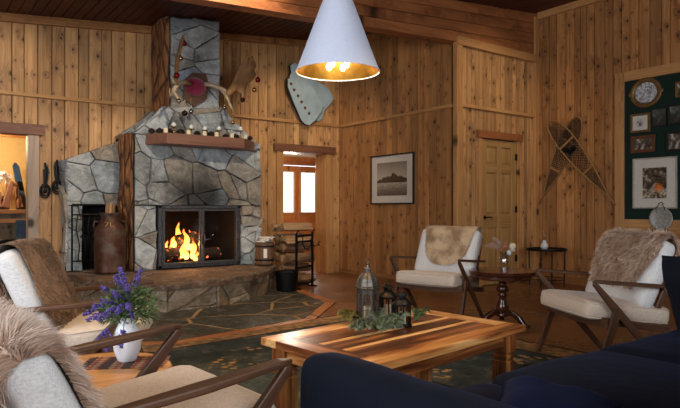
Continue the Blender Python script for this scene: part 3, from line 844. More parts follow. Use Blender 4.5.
# bark slabs on the left corners
def bark(u0, u1, z0, z1, fn, name):
    b = MB(); nu, nz = 14, 60
    for j in range(nz+1):
        for i in range(nu+1):
            u = u0+(u1-u0)*i/nu; z = z0+(z1-z0)*j/nz
            n = noise.noise(V((u*7, z*2.2, 1.3)))*.05 + noise.noise(V((u*18, z*5, 4)))*.02
            ed = min(i, nu-i)/nu*2
            ww = noise.noise(V((z*3, 7, i and 1)))*.03*(1-ed)
            h = .05*math.sqrt(max(0, min(1, ed*1.6))) + n*min(1, ed*2)
            b.v.append(V(fn(u+ww, z, h))); b.rnd.append(.5); b.pc.append(V((u, 0, z)))
    for j in range(nz):
        for i in range(nu):
            q = j*(nu+1)+i; b.f.append([q, q+1, q+nu+2, q+nu+1])
    return b.build(name, M['bark'], FP, smooth=True, M=Ti)
bark(7.27, 7.80, HZ, 1.98, lambda u, z, h: (2.26-h, u, z), 'bark_slab')
bark(7.38, 8.02, 2.30, roof(2.7)-.01, lambda u, z, h: (2.75-h, u, z), 'bark_slab')
# firebox lining
fb = MB(); x0, x1, z0, z1 = 2.58, 3.68, HZ+.02, 1.08
slab(fb, (x0-.02, 7.36, z0), (x0, 7.9, z1)); slab(fb, (x1, 7.36, z0), (x1+.02, 7.9, z1)); slab(fb, (x0, 7.88, z0), (x1, 7.91, z1)); slab(fb, (x0, 7.36, z0-.0), (x1, 7.9, z0+.015)); slab(fb, (x0, 7.36, z1), (x1, 7.9, z1+.008))
fb.build('firebox', M['soot'], FP, M=Ti)
fr = MB(); o = .035
for a, c in (((x0-.01, 7.255, z0), (x0+o, 7.36, z1+.02)), ((x1-o, 7.255, z0), (x1+.01, 7.36, z1+.02)), ((x0-.01, 7.255, z1-o+.02), (x1+.01, 7.36, z1+.02)), ((x0-.01, 7.255, z0), (x1+.01, 7.36, z0+o))): slab(fr, a, c)
fr.build('firebox_frame', M['steel_frame'], FP, M=Ti, bevel=.004)
xm = (x0+x1)/2
for s_, (a, c) in enumerate(((x0+o, xm-.004), (xm+.004, x1-o))):
    d = MB(); w_ = .03
    for p, q in (((a, 7.235, z0+o), (a+w_, 7.262, z1-.02)), ((c-w_, 7.235, z0+o), (c, 7.262, z1-.02)), ((a+w_, 7.235, z0+o), (c-w_, 7.262, z0+o+w_)), ((a+w_, 7.235, z1-.02-w_), (c-w_, 7.262, z1-.02))): slab(d, p, q)
    hx = a if s_ == 0 else c
    for z in (z0+.12, (z0+z1)/2, z1-.14): slab(d, (hx-.012, 7.225, z-.035), (hx+.012, 7.24, z+.035))
    dd = d.build('glass_door', M['steel_frame'], FP, M=Ti, bevel=.003)
    g = MB(); slab(g, (a+w_-.004, 7.246, z0+o+w_-.004), (c-w_+.004, 7.250, z1-.02-w_+.004)); g.build('pane', M['pane'], dd, M=Ti)
    hd = MB(); xx = xm-.02 if s_ == 0 else xm+.02; zc = .66
    hd.tube([(xx, 7.236, zc+.05), (xx, 7.20, zc+.05), (xx, 7.195, zc), (xx, 7.20, zc-.05), (xx, 7.236, zc-.05)], .008, 8)
    hd.tube([(xx, 7.2, zc), (xx+(.07 if s_ else -.07), 7.19, zc+.01)], .009, 8)
    hd.build('handle', M['steel_frame'], dd, M=Ti, smooth=True)
# mantel
mn = MB(); z0m, z1m = 1.845, 1.975
mn.prism([(2.36,7.40),(2.58,6.99),(3.61,6.99),(3.97,7.34),(3.97,7.40)][::1], z0m, z1m)
mm = mn
for i, p in enumerate(mm.v): mm.pc[i] = V((p.y, p.z, p.x))
mm.build('mantel', M['mantel'], FP, M=Ti, bevel=.006)
# raised hearth
HP = [(1.60,7.05),(1.88,6.12),(2.19,5.90),(2.75,5.95),(3.24,6.14),(3.68,6.52),(4.10,7.02),(4.16,7.6),(4.17,8.0)]
hc = MB(); ins = [(p[0]+(3.0-p[0])*.03, p[1]+(7.4-p[1])*.03) for p in HP]
hc.prism([(1.62,8.0)]+ins, 0, HZ-.05); hc.build('hearth_core', M['hearth_mortar'], FP, M=Ti)
hs = MB()
pl = [(1.60,8.0)]+HP
acc = 0
for (a, b) in zip(pl[:-1], pl[1:]):
    a = V((a[0], a[1], 0)); b = V((b[0], b[1], 0)); L = (b-a).length; t = (b-a)/L; nn = V((t.y, -t.x, 0))
    if nn.dot(V((3,7.2,0))-a) > 0: nn = -nn
    inn = -nn*.035
    stones(hs, cells([(0,0),(L,0),(L,HZ-.055),(0,HZ-.055)], .21, rg, 1.25), lambda u, z, h: a+t*u+inn+nn*h+V((0,0,z)), rg, .02, .045, gap=.007)
hs.build('hearth_stone', M['hearth_stone'], FP, M=Ti)
lip = MB()
out = [(p[0]-(3.0-p[0])*.02, p[1]-(7.4-p[1])*.03) for p in HP]
# big flat slabs on the hearth top
topA = cells([(1.58,5.84),(4.16,5.84),(4.16,8.0),(1.58,8.0)], .55, rg, 1.3)
def clip_in(poly, hull):
    for i in range(len(hull)):
        a, b = hull[i], hull[(i+1) % len(hull)]
        n = (b[1]-a[1], -(b[0]-a[0])); poly = clip(poly, n, n[0]*a[0]+n[1]*a[1])
        if len(poly) < 3: return None
    return poly
hull = [(1.60,8.0)] + out + []
A = sum(hull[k][0]*hull[(k+1)%len(hull)][1]-hull[(k+1)%len(hull)][0]*hull[k][1] for k in range(len(hull)))
if A < 0: hull = hull[::-1]
topc = [c for c in (clip_in(c, hull) for c in topA) if c]
stones(lip, topc, lambda a, b, h: (a, b, h), rg, .045, .055, gap=.004, base=HZ-.05, tilt=.006, na=.02)
lip.build('hearth_slab', M['slate_lip'], FP, M=Ti)

# slate apron set in the floor with a wooden border
AP = [(.55,6.1),(1.05,5.0),(1.78,4.60),(3.12,4.80),(3.86,5.50),(4.10,6.52),(4.12,7.2),(1.6,7.2)]
ap = MB(); ap.prism(AP, -.01, .0075); struct(ap.build('trim_15', M['slate_mortar']))
sl = MB(); tl = [c for c in (clip_in(c, AP) for c in cells([(.5,4.5),(4.2,4.5),(4.2,7.2),(.5,7.2)], .5, random.Random(17), 1.35)) if c]
stones(sl, tl, lambda a, b, h: (a, b, h), rg, 0.0085, .010, gap=.019, base=.003, tilt=.0005, na=.0012)
struct(sl.build('trim_16', M['slate']))
bd = MB()
AO = []
edge = AP[:6]
def offs(pl_, d):
    out = []
    for i, p in enumerate(pl_):
        a = V((*pl_[max(i-1,0)], 0)); b = V((*pl_[min(i+1,len(pl_)-1)], 0)); t = (b-a).normalized(); out.append((p[0]+t.y*d, p[1]-t.x*d))
    return out
ao = offs(edge, .11)
for i in range(5):
    bd.prism([edge[i], ao[i], ao[i+1], edge[i+1]], -.01, .014, rnd=random.random())
struct(bd.build('trim_17', M['orange_wood'], bevel=.003))

# ---- fire: burning logs and flames
def log(mb, a, b, r, seg=10, split=False, rnd=.5, seed=0):
    a = V(a); b = V(b); t = (b-a).normalized(); u = t.orthogonal().normalized(); w2 = t.cross(u)
    n0 = len(mb.v); ring = 6
    for i in range(ring+1):
        c = a+(b-a)*i/ring
        for k in range(seg):
            th = 2*PI*k/seg + seed
            rr = r*(1+.12*noise.noise(V((k*.9+seed*3, i*.5, seed))))
            x, y = math.cos(th)*rr, math.sin(th)*rr
            if split: y = max(y, -r*.15)
            mb.v.append(c+u*x+w2*y); mb.rnd.append(rnd); mb.pc.append(V((x+seed*3, y, i*.1+seed*5)))
    for i in range(ring):
        for k in range(seg):
            k2 = (k+1)%seg; mb.f.append([n0+i*seg+k, n0+i*seg+k2, n0+(i+1)*seg+k2, n0+(i+1)*seg+k])
    mb.f.append([n0+k for k in range(seg)][::-1]); mb.f.append([n0+ring*seg+k for k in range(seg)])
    return mb
def mat_char():
    t = NT('charred_log'); o = t.obj(); n = t.noise(o, 14, 5, .65)
    t.col(t.ramp(n, [(.3, (0.004,0.003,0.003,1)), (.7, (0.05,0.035,0.025,1))])); t.rough(.95)
    e = t.rng(n, .60, .70, 0, 1); t.p.inputs['Emission Color'].default_value = (1,.16,.02,1); t.L(t.math('MULTIPLY', e, 2.5), t.p.inputs['Emission Strength'])
    t.bump(n, .6, .02); return t.m
M['char'] = mat_char()
for i, (a, b, r) in enumerate([((2.68,7.50,.475),(3.06,7.56,.475),.088), ((2.92,7.62,.62),(3.30,7.60,.70),.088), ((3.20,7.50,.46),(3.50,7.56,.46),.078), ((2.86,7.745,.45),(3.4,7.745,.45),.06)]):
    l = log(MB(), a, b, r, 12, seed=i); o = l.build('log', M['char'], smooth=False)
    tag(o, ['charred log at the front left of the fire behind the glass', 'dark log lying on top in the middle of the fire', 'charred log at the right end of the fire', 'glowing log lying at the back of the fire'][i], 'log')
gr = MB()
for k in range(7):
    x = 2.72+k*.13; gr.bar([(x, 7.43, .37), (x, 7.80, .37)], .014, .014)
gr.bar([(2.68,7.45,.355),(3.56,7.45,.355)], .016, .016); gr.bar([(2.68,7.78,.355),(3.56,7.78,.355)], .016, .016)
for x in (2.70, 3.54):
    for y in (7.45, 7.78): gr.bar([(x,y,.335),(x,y,.36)], .016, .016)
tag(gr.build('fire_grate', M['black_iron']), 'black iron grate under the burning logs', 'grate')
def mat_flame():
    m = bpy.data.materials.new('flame'); m.use_nodes = True; t = m.node_tree
    for n in list(t.nodes): t.nodes.remove(n)
    o = t.nodes.new('ShaderNodeOutputMaterial'); e = t.nodes.new('ShaderNodeEmission'); tr = t.nodes.new('ShaderNodeBsdfTransparent')
    mx = t.nodes.new('ShaderNodeMixShader'); at = t.nodes.new('ShaderNodeAttribute'); at.attribute_name = 'pc'
    sx = t.nodes.new('ShaderNodeSeparateXYZ'); t.links.new(at.outputs[1], sx.inputs[0])
    r = t.nodes.new('ShaderNodeValToRGB'); el = r.color_ramp.elements
    el[0].position = 0; el[0].color = (1, .50, .14, 1); el[1].position = 1; el[1].color = (1, .16, .02, 1)
    x = el.new(.45); x.color = (1, .34, .06, 1)
    t.links.new(sx.outputs[2], r.inputs[0]); t.links.new(r.outputs[0], e.inputs[0]); e.inputs[1].default_value = 3.2
    tc = t.nodes.new('ShaderNodeTexCoord'); mp = t.nodes.new('ShaderNodeMapping'); mp.inputs['Scale'].default_value = (1,1,.45)
    t.links.new(tc.outputs['Object'], mp.inputs[0]); nn = t.nodes.new('ShaderNodeTexNoise'); nn.inputs['Scale'].default_value = 22; t.links.new(mp.outputs[0], nn.inputs[0])
    lw = t.nodes.new('ShaderNodeLayerWeight'); lw.inputs[0].default_value = .35
    a1 = t.nodes.new('ShaderNodeMath'); a1.operation = 'MULTIPLY_ADD'; t.links.new(nn.outputs[0], a1.inputs[0]); a1.inputs[1].default_value = 1.6; a1.inputs[2].default_value = -.35
    a2 = t.nodes.new('ShaderNodeMath'); a2.operation = 'SUBTRACT'; t.links.new(a1.outputs[0], a2.inputs[0]); t.links.new(lw.outputs['Facing'], a2.inputs[1])
    a3 = t.nodes.new('ShaderNodeMath'); a3.operation = 'MULTIPLY_ADD'; t.links.new(sx.outputs[2], a3.inputs[0]); a3.inputs[1].default_value = -.45; a3.inputs[2].default_value = .72
    a4 = t.nodes.new('ShaderNodeMath'); a4.operation = 'ADD'; a4.use_clamp = True; t.links.new(a2.outputs[0], a4.inputs[0]); t.links.new(a3.outputs[0], a4.inputs[1])
    t.links.new(a4.outputs[0], mx.inputs[0]); t.links.new(tr.outputs[0], mx.inputs[1]); t.links.new(e.outputs[0], mx.inputs[2]); t.links.new(mx.outputs[0], o.inputs[0])
    return m
M['flame'] = mat_flame()
fl = MB()
def tongue(x, y, z, r, hgt, seed):
    n0 = len(fl.v); seg, rings = 14, 16
    for j in range(rings+1):
        t = j/rings
        rr = r*(math.sin(min(1, t*2.4+.25)*PI/2)*(1-t)**.75)+.001
        sx = noise.noise(V((seed, t*2.2, 0)))*.09*t; sy = noise.noise(V((seed, t*2.2, 5)))*.03*t
        for k in range(seg):
            th = 2*PI*k/seg
            q = rr*(1+.35*noise.noise(V((math.cos(th)*1.3+seed, math.sin(th)*1.3, t*4))))
            fl.v.append(V((x+sx+math.cos(th)*q, y+sy+math.sin(th)*q*.6, z+t*hgt))); fl.rnd.append(.5); fl.pc.append(V((0,0,t)))
    for j in range(rings):
        for k in range(seg):
            k2=(k+1)%seg; fl.f.append([n0+j*seg+k, n0+j*seg+k2, n0+(j+1)*seg+k2, n0+(j+1)*seg+k])
for (x, y, r, hgt, z) in ((3.03,7.50,.06,.30,.50),(2.95,7.47,.05,.22,.42),(3.10,7.47,.045,.24,.40),(2.86,7.50,.04,.14,.56),(3.0,7.44,.05,.16,.40),(3.00,7.70,.085,.46,.42),(2.90,7.62,.08,.28,.42),(2.83,7.66,.06,.20,.44),(3.10,7.58,.06,.34,.44),(3.16,7.66,.05,.20,.44),(2.97,7.60,.05,.16,.56),(3.15,7.5,.045,.13,.37),(3.42,7.56,.035,.09,.45),(3.05,7.72,.10,.30,.42),(3.30,7.68,.04,.12,.55)):
    tongue(x, y, z, r, hgt, x*13.7)
o = tag(fl.build('flames', M['flame'], smooth=True), 'orange flames rising from the logs behind the glass doors', 'fire', kind='stuff')
# ================================================================ WALL THINGS
random.seed(77)
# ---- pendant lamp
LX = floor_pt(338, 208+50)  # unused depth helper
lz, Zd = 1.845, 3.40
Xc = (338-340)/F*Zd
lx, ly = .805*Xc+.593*Zd, -.593*Xc+.805*Zd
L = empty('pendant_lamp', (lx, ly, lz), 0, 'white cone pendant lamp with a gold inside hanging over the coffee table', 'lamp')
sh = MB(); sh.lathe([(.239, 0), (.236, .004), (.076, .430), (.060, .446)], 64)
sh.f = [f for f in sh.f if len(f) == 4]
sh.build('lamp_shade', M['shade'], L, smooth=True)
si = MB(); si.lathe([(.2355, .002), (.073, .425), (.02, .436)], 64); si.f = [f for f in si.f if len(f) == 4]
si.build('shade_lining', M['gold_inner'], L, smooth=True)
rm = MB(); rm.tube([(math.cos(t*2*PI/48)*.238, math.sin(t*2*PI/48)*.238, 0) for t in range(49)], .0035, 8, cap=False); rm.build('shade_rim', M['shade'], L, smooth=True)
cp = MB(); cp.lathe([(.060,.446),(.055,.462),(.012,.468),(.010,.50)], 32); cp.build('cap', M['shade'], L, smooth=True)
cr = MB(); top = roof(lx)-lz
cr.tube([(0,0,.49),(0,0,top-.03)], .004, 8); cr.build('cord', M['shade'], L)
cn = MB(); cn.lathe([(.06, top-.001),(.055,top-.03),(.01,top-.035)], 24); cn.build('canopy', M['shade'], L, smooth=True)
M['bulb'] = emit('warm_bulb', (1, .78, .45, 1), 7)
sp = MB(); sp.lathe([(.012,.43),(.016,.2),(.02,.10),(.01,.08)], 16); sp.build('lamp_holder', M['brass'], L, smooth=True)
for k in range(4):
    a = k*PI/2+.4; b = MB(); b.tube([(0,0,.10),(math.cos(a)*.04,math.sin(a)*.04,.065),(math.cos(a)*.055,math.sin(a)*.055,.055)], .006, 6)
    b.build('lamp_arm', M['brass'], L, smooth=True)
    b = MB(); b.ball((math.cos(a)*.058, math.sin(a)*.058, .036), (.017,.017,.022)); b.build('bulb', M['bulb'], L, smooth=True)
point('pendant_light', (lx, ly, lz+.06), 13, (1.0, .78, .5), .04)

# ---- framed landscape on the print wall
def onB(px, py, x=5.93):
    s = (px-340)/F; Z = x/(.593+.805*s); return V((x, (.805-.593*s)*Z, CAM_Z+(208-py)*Z/F))
P = empty('framed_print', (5.93, 6.725, 1.5), 0, 'framed black and white print of a tree line over water beside the corner', 'picture')
hw, hh = .485, .375
def frame_yz(parent, hw, hh, fw, fd, mat, x=-.0, name='frame', bev=.004):
    f = MB()
    for a, c in (((x-fd, -hw, -hh), (x, -hw+fw, hh)), ((x-fd, hw-fw, -hh), (x, hw, hh)), ((x-fd, -hw+fw, -hh), (x, hw-fw, -hh+fw)), ((x-fd, -hw+fw, hh-fw), (x, hw-fw, hh))): slab(f, a, c)
    return f.build(name, mat, parent, bevel=bev)
frame_yz(P, hw, hh, .022, .03, M['frame_dark'])
m_ = MB(); slab(m_, (-.012, -hw+.02, -hh+.02), (-.002, hw-.02, hh-.02)); m_.build('mount', M['paper'], P)
def mat_landscape():
    t = NT('landscape_print'); o = t.obj(); sx = t.n('ShaderNodeSeparateXYZ'); t.L(o, sx.inputs[0]); y, z = sx.outputs[1], sx.outputs[2]
    n = t.noise(t.map(o, (0, 1, 0)), 9, 5, .7); n2 = t.noise(t.map(o, (0, 1, 5)), 12, 4)
    ridge = t.math('ADD', t.math('MULTIPLY', t.math('SUBTRACT', n, .5), .22), t.math('MULTIPLY_ADD', t.math('ABSOLUTE', t.math('ADD', y, .05)), -.22, .075))
    land = t.math('MULTIPLY', t.math('LESS_THAN', z, ridge), t.math('GREATER_THAN', z, -.05))
    sky = t.ramp(t.rng(z, -.05, .26), [(0, srgb(196,186,170)), (1, srgb(120,112,102))])
    wat = t.ramp(t.rng(z, -.26, -.05), [(0, srgb(58,54,50)), (.5, srgb(120,114,104)), (1, srgb(190,180,164))])
    c = t.mix(t.math('GREATER_THAN', z, -.05), wat, sky); c = t.mix(land, c, srgb(30,28,27)); c = t.mix(t.math('MULTIPLY', t.math('LESS_THAN', z, -.05), t.rng(n2, .45, .6, 0, .5)), c, srgb(60,56,52))
    t.col(c); t.rough(.5); return t.m
m_ = MB(); slab(m_, (-.015, -.335, -.245), (-.0122, .335, .255)); m_.build('print', mat_landscape(), P)
m_ = MB(); slab(m_, (-.022, -hw+.018, -hh+.018), (-.020, hw-.018, hh-.018)); m_.build('glass', M['pane'], P)

# ---- notice board on the right wall
b0 = wallD(616.5, 72); yL = b0.y; zT = 2.84; zB = .80; yR_ = 1.9
B = empty('notice_board', (7.63, (yL+yR_)/2, (zT+zB)/2), 0, 'large dark green felt board in a pine frame on the right wall', 'board')
hw = (yL-yR_)/2; hh = (zT-zB)/2; f = MB(); fw = .125
for a, c, ax in (((-.04,-hw,-hh),(0,-hw+fw,hh),'z'), ((-.04,hw-fw,-hh),(0,hw,hh),'z'), ((-.038,-hw+fw,-hh),(0,hw-fw,-hh+fw),'y'), ((-.038,-hw+fw,hh-fw),(0,hw-fw,hh),'y')): slab(f, a, c, random.uniform(.4,.7), ax)
f.build('frame', M['pine_trim'], B, bevel=.004)
f = MB(); slab(f, (-.018, -hw+fw-.005, -hh+fw-.005), (-.004, hw-fw+.005, hh-fw+.005)); f.build('felt_panel', M['green_board'], B)
BX = 7.63-.018
def scene_mat(name, kind):
    t = NT(name); o = t.obj(); sx = t.n('ShaderNodeSeparateXYZ'); t.L(o, sx.inputs[0]); y, z = sx.outputs[1], sx.outputs[2]
    n = t.noise(o, 16, 6, .7); n2 = t.noise(o, 40, 4, .6)
    if kind == 'engraving':
        c = t.ramp(n2, [(.42, srgb(118,120,128)), (.56, srgb(214,214,216))])
    elif kind == 'sketch':
        r = t.n('ShaderNodeVectorMath', _operation='LENGTH'); t.L(o, r.inputs[0])
        f_ = t.math('MULTIPLY', t.rng(r.outputs['Value'], .03, .06, 1, 0), t.rng(n2, .4, .55))
        c = t.mix(f_, srgb(210,206,190), srgb(70,74,90))
    elif kind == 'dark':
        c = t.ramp(t.math('ADD', n, t.math('MULTIPLY', z, 1.5)), [(.45, srgb(44,42,38)), (.62, srgb(84,88,78)), (.75, srgb(130,142,132))])
    elif kind == 'group':
        c = t.ramp(t.noise(t.map(o, (1, 1, .6)), 26, 3), [(.40, srgb(60,52,46)), (.55, srgb(120,108,94)), (.66, srgb(196,186,168))])
    else:
        c = t.ramp(n, [(.40, srgb(42,32,26)), (.52, srgb(96,74,52)), (.62, srgb(170,160,148))])
        fy = t.math('MULTIPLY', t.math('LESS_THAN', z, -.07), t.rng(n2, .45, .6)); c = t.mix(fy, c, srgb(206,190,160))
        v = t.vmath('SUBTRACT', o, V((0, -.05, -.06))); r = t.n('ShaderNodeVectorMath', _operation='LENGTH'); t.L(v, r.inputs[0])
        c = t.mix(t.rng(r.outputs['Value'], .015, .07, .9, 0), c, srgb(236,128,30))
    t.col(c); t.rough(.5); return t.m
def wall_pic(px0, py0, px1, py1, fw, fmat, kind, label, mount=0.0, round_=False, name='framed_picture'):
    a = wallD(px0, py0, BX); b = wallD(px1, py1, BX)
    yc = (a.y+b.y)/2; zc = CAM_Z + (208-(py0+py1)/2)*(BX/(.593+.805*((px0+px1)/2-340)/F))/F
    hw = (a.y-b.y)/2; Zm = BX/(.593+.805*((px0+px1)/2-340)/F); hh = (py1-py0)/2*Zm/F
    o = empty(name, (BX, yc, zc), 0, label, 'picture', 'pictures on the green board')
    if round_:
        f = MB(); Mx = Matrix.Rotation(R(-90), 3, 'Y')
        sc = Matrix.Diagonal((1, hw/hh, 1))
        f.lathe([(hh*.66,.004),(hh*.70,.018),(hh*.80,.034),(hh*.90,.028),(hh*.97,.032),(hh,.012),(hh*.98,0)], 48, M=Mx @ Matrix.Diagonal((1, hw/hh, 1)))
        f.f = [q for q in f.f if len(q) == 4]
        f.ball((-.02, hw, 0), (.015,.02,.03)); f.ball((-.02, -hw, 0), (.015,.02,.03)); f.build('frame', fmat, o, smooth=True)
        g = MB(); g.lathe([(hh*.70,.002),(hh*.70,.010)], 48, M=Mx @ Matrix.Diagonal((1, hw/hh, 1))); g.build('print', scene_mat('art_'+kind, kind), o)
        return o
    frame_yz(o, hw, hh, fw, .022, fmat, 0)
    if mount:
        g = MB(); slab(g, (-.008, -hw+fw*.8, -hh+fw*.8), (-.001, hw-fw*.8, hh-fw*.8)); g.build('mount', M['paper'], o)
    i_ = fw+mount
    g = MB(); slab(g, (-.011, -hw+i_-.002, -hh+i_-.002), (-.002, hw-i_+.002, hh-i_+.002)); g.build('print', scene_mat('art_'+kind, kind), o)
    return o
wall_pic(631, 77.5, 663, 108, .04, M['frame_gold'], 'engraving', 'round picture in an ornate gold frame at the top of the green board', round_=True)
wall_pic(631, 113.5, 651, 132.5, .03, M['frame_gold'], 'sketch', 'small square gold framed sketch under the round picture', mount=.02)
wall_pic(652.7, 109, 667, 126.5, .006, M['frame_dark'], 'dark', 'small thin framed dark landscape photo right of the gold framed sketch')
wall_pic(631.5, 135.5, 656, 152.5, .04, M['frame_brown'], 'group', 'brown framed group photograph above the large campfire picture')
wall_pic(667, 131, 690, 151, .03, M['frame_dark'], 'group', 'dark framed photograph cut by the right edge, above the campfire picture')
wall_pic(676, 81, 692, 97, .025, M['frame_gold'], 'group', 'gold framed picture cut by the right edge, topmost at the right')
wall_pic(669, 104, 690, 124, .02, M['frame_dark'], 'dark', 'black framed picture at the right edge between two others')
wall_pic(633.5, 157.5, 678, 208.5, .018, M['frame_silver'], 'camp', 'large pale framed picture of people sitting around a campfire', mount=.11)
# round plate on its wire holder, hung on the lower frame of the board
pc_ = wallD(662, 218.6, 7.60); o = empty('wall_plate', (7.592, pc_.y, pc_.z), 0, 'round embossed pewter plate in a black wire hanger under the campfire picture', 'plate')
g = MB(); rr = .145; g.lathe([(.02,.012),(rr*.6,.008),(rr*.75,.014),(rr*.95,.022),(rr,.018),(rr*.9,.004),(.02,0)], 40, M=Matrix.Rotation(R(-90),3,'Y'))
g.build('plate', M['silver_relief'] if 'silver_relief' in M else plain('pewter', srgb(170,170,164), .45, .45, var=.4, scale=50, bump=.7), o, smooth=True)
for sgn in (1,-1):
    g = MB(); g.tube([(-.024, sgn*.02, rr+.03), (-.03, sgn*.05, rr-.01), (-.028, sgn*.055, rr-.04)], .004, 6); g.tube([(-.004,0,rr+.06),(-.01,sgn*.03,rr+.04),(-.024, sgn*.02, rr+.03)], .004, 6); g.build('hanger_arm', M['black_iron'], o, smooth=True)
    g = MB(); g.tube([(-.004, sgn*.06, -rr-.01), (-.03, sgn*.06, -rr-.01), (-.03, sgn*.06, -rr+.03)], .004, 6); g.build('hanger_foot', M['black_iron'], o, smooth=True)

# ---- crossed snowshoes on the right wall
def snowshoe(tail, toe, xo, label):
    """tail, toe: (y, z) points on the wall"""
    tail = V((0, *tail)); toe = V((0, *toe)); L_ = (toe-tail).length; t = (toe-tail)/L_; s_ = V((0, t.z, -t.y))
    o = empty('snowshoe', (xo, (tail.y+toe.y)/2, (tail.z+toe.z)/2), 0, label, 'snowshoe', 'crossed snowshoes on the right wall')
    P_ = lambda u, w_, h=0: t*(u-.5)*L_ + s_*w_ + V((-h, 0, 0))
    prof = lambda u: .138*(math.sin(PI*min(1, (u/.72))/2)**1.0 if u < .72 else math.sqrt(max(0, 1-((u-.72)/.28)**2)))
    n = 30; us = [i/n for i in range(n+1)]
    us = [1-(1-u)**1.6 for u in us]
    a = [P_(u, prof(u), .012+.03*max(0, u-.8)*5) for u in us]; b = [P_(u, -prof(u), .012+.03*max(0, u-.8)*5) for u in us]
    f = MB(); f.tube([P_(-.10, .004, .012)] + a, .011, 8); f.tube([P_(-.10, -.004, .012)] + b, .011, 8); f.build('frame', M['snowshoe'], o, smooth=True)
    f = MB()
    for u in (.34, .70):
        f = MB(); f.bar([P_(u, -prof(u), .012), P_(u, prof(u), .012)], .03, .01, up=(1,0,0)); f.build('crossbar', M['snowshoe'], o, bevel=.002)
    f = MB()
    def seg(u0, w0, u1, w1, r=.0028): f.tube([P_(u0, w0, .012), P_(u1, w1, .012)], r, 4, cap=False)
    # diagonal lacing, finer at tail and toe
    for (ua, ub, step, r) in ((.04, .33, .024, .0022), (.36, .69, .034, .0038), (.715, .97, .02, .0022)):
        k = -14
        while k < 40:
            for sg in (1, -1):
                pts = []
                for q in range(25):
                    u = ua+(ub-ua)*q/24; w_ = sg*((u-ua)*L_*1.0 - (k*step)*L_*1.0)
                    if abs(w_) < prof(u): pts.append((u, w_))
                if len(pts) > 1: seg(pts[0][0], pts[0][1], pts[-1][0], pts[-1][1], r)
            k += 1
    for u in [.06+.022*i for i in range(12)] + [.73+.02*i for i in range(11)]:
        seg(u, -prof(u), u, prof(u), .0018)
    f.build('lacing', M['lace'], o)
    f = MB(); f.bar([P_(.60, -.07, .02), P_(.60, .07, .02)], .06, .006, up=(1,0,0)); f.tube([P_(.60,-.05,.02), P_(.62,-.03,.05), P_(.64,.03,.05), P_(.60,.05,.02)], .007, 6)
    f.build('binding', M['black_iron'], o)
    return o
a = wallD(544, 196); b = wallD(581, 117); snowshoe((a.y, a.z), (b.y, b.z), 7.625, 'snowshoe leaning right with its toe highest, in front of the crossed pair')
a = wallD(612, 197); b = wallD(553, 122); snowshoe((a.y, a.z), (b.y, b.z), 7.575, 'snowshoe leaning left with its tail pointing to the notice board')

# ---- pale metal ice creeper boards on the fireplace wall
def plate_thing(pts, y, label, holes, name='metal_template', slots=()):
    p3 = [wallA(px, py, 8.02) for px, py in pts]
    c = sum(p3, V((0,0,0)))/len(p3); c.y = 8.02
    o = empty(name, (c.x, 8.012, c.z), 0, label, 'wall decoration', 'pale metal plates beside the lamp')
    poly = [(p.x-c.x, p.z-c.z) for p in p3]
    f = MB(); f.prism(poly, y-.012, y, lambda a, b, h: (a, -h, b)); f.build('plate', M['galv'], o, bevel=.003)
    f = MB(); f.prism([(q[0]*1.03-.012, q[1]*1.0-.004) for q in poly], y-.034, y-.0125, lambda a, b, h: (a, -h, b)); f.build('backing', M['frame_dark'], o)
    for (px, py) in holes:
        q = wallA(px, py, 8.02-y); g = MB(); g.lathe([(.024,0),(.024,.004),(.014,.005)], 14, (q.x-c.x, -y-.000, q.z-c.z), M=Matrix.Rotation(R(90),3,'X')); g.build('rivet', M['frame_brown'], o)
    for (x0_, y0_, x1_, y1_) in slots:
        q = wallA(x0_, y0_, 8.02-y); r2 = wallA(x1_, y1_, 8.02-y); g = MB(); g.bar([(q.x-c.x, -y-.002, q.z-c.z), (r2.x-c.x, -y-.002, r2.z-c.z)], .012, .006, up=(0,1,0)); g.build('slot', M['frame_dark'], o)
    return o
plate_thing([(292,64),(296,70),(304,76),(324,86),(329,91),(332.5,99),(329,105),(324,110),(321,119),(317,122),(312,119),(300,96)][::-1], .034, 'rear pale blue metal plate fanned out to the right behind the front one', [(310.5,90)], slots=[(316,96,318.5,99),(319,101,321.5,104),(321.5,106,323.5,108.5)])
plate_thing([(287,67),(291,64),(294,66),(295,71),(300,77),(307,85),(313,94),(319.5,106),(318,112),(312,121),(306,126),(302,125),(298,121),(291,105),(284.5,88),(284.5,80),(288,74)][::-1], .105, 'front pale blue metal plate with a slanting row of rivets left of the lamp', [(288.5,77.5),(291,84),(294,90),(298,96),(301.5,102),(305,108),(309,113.5)])

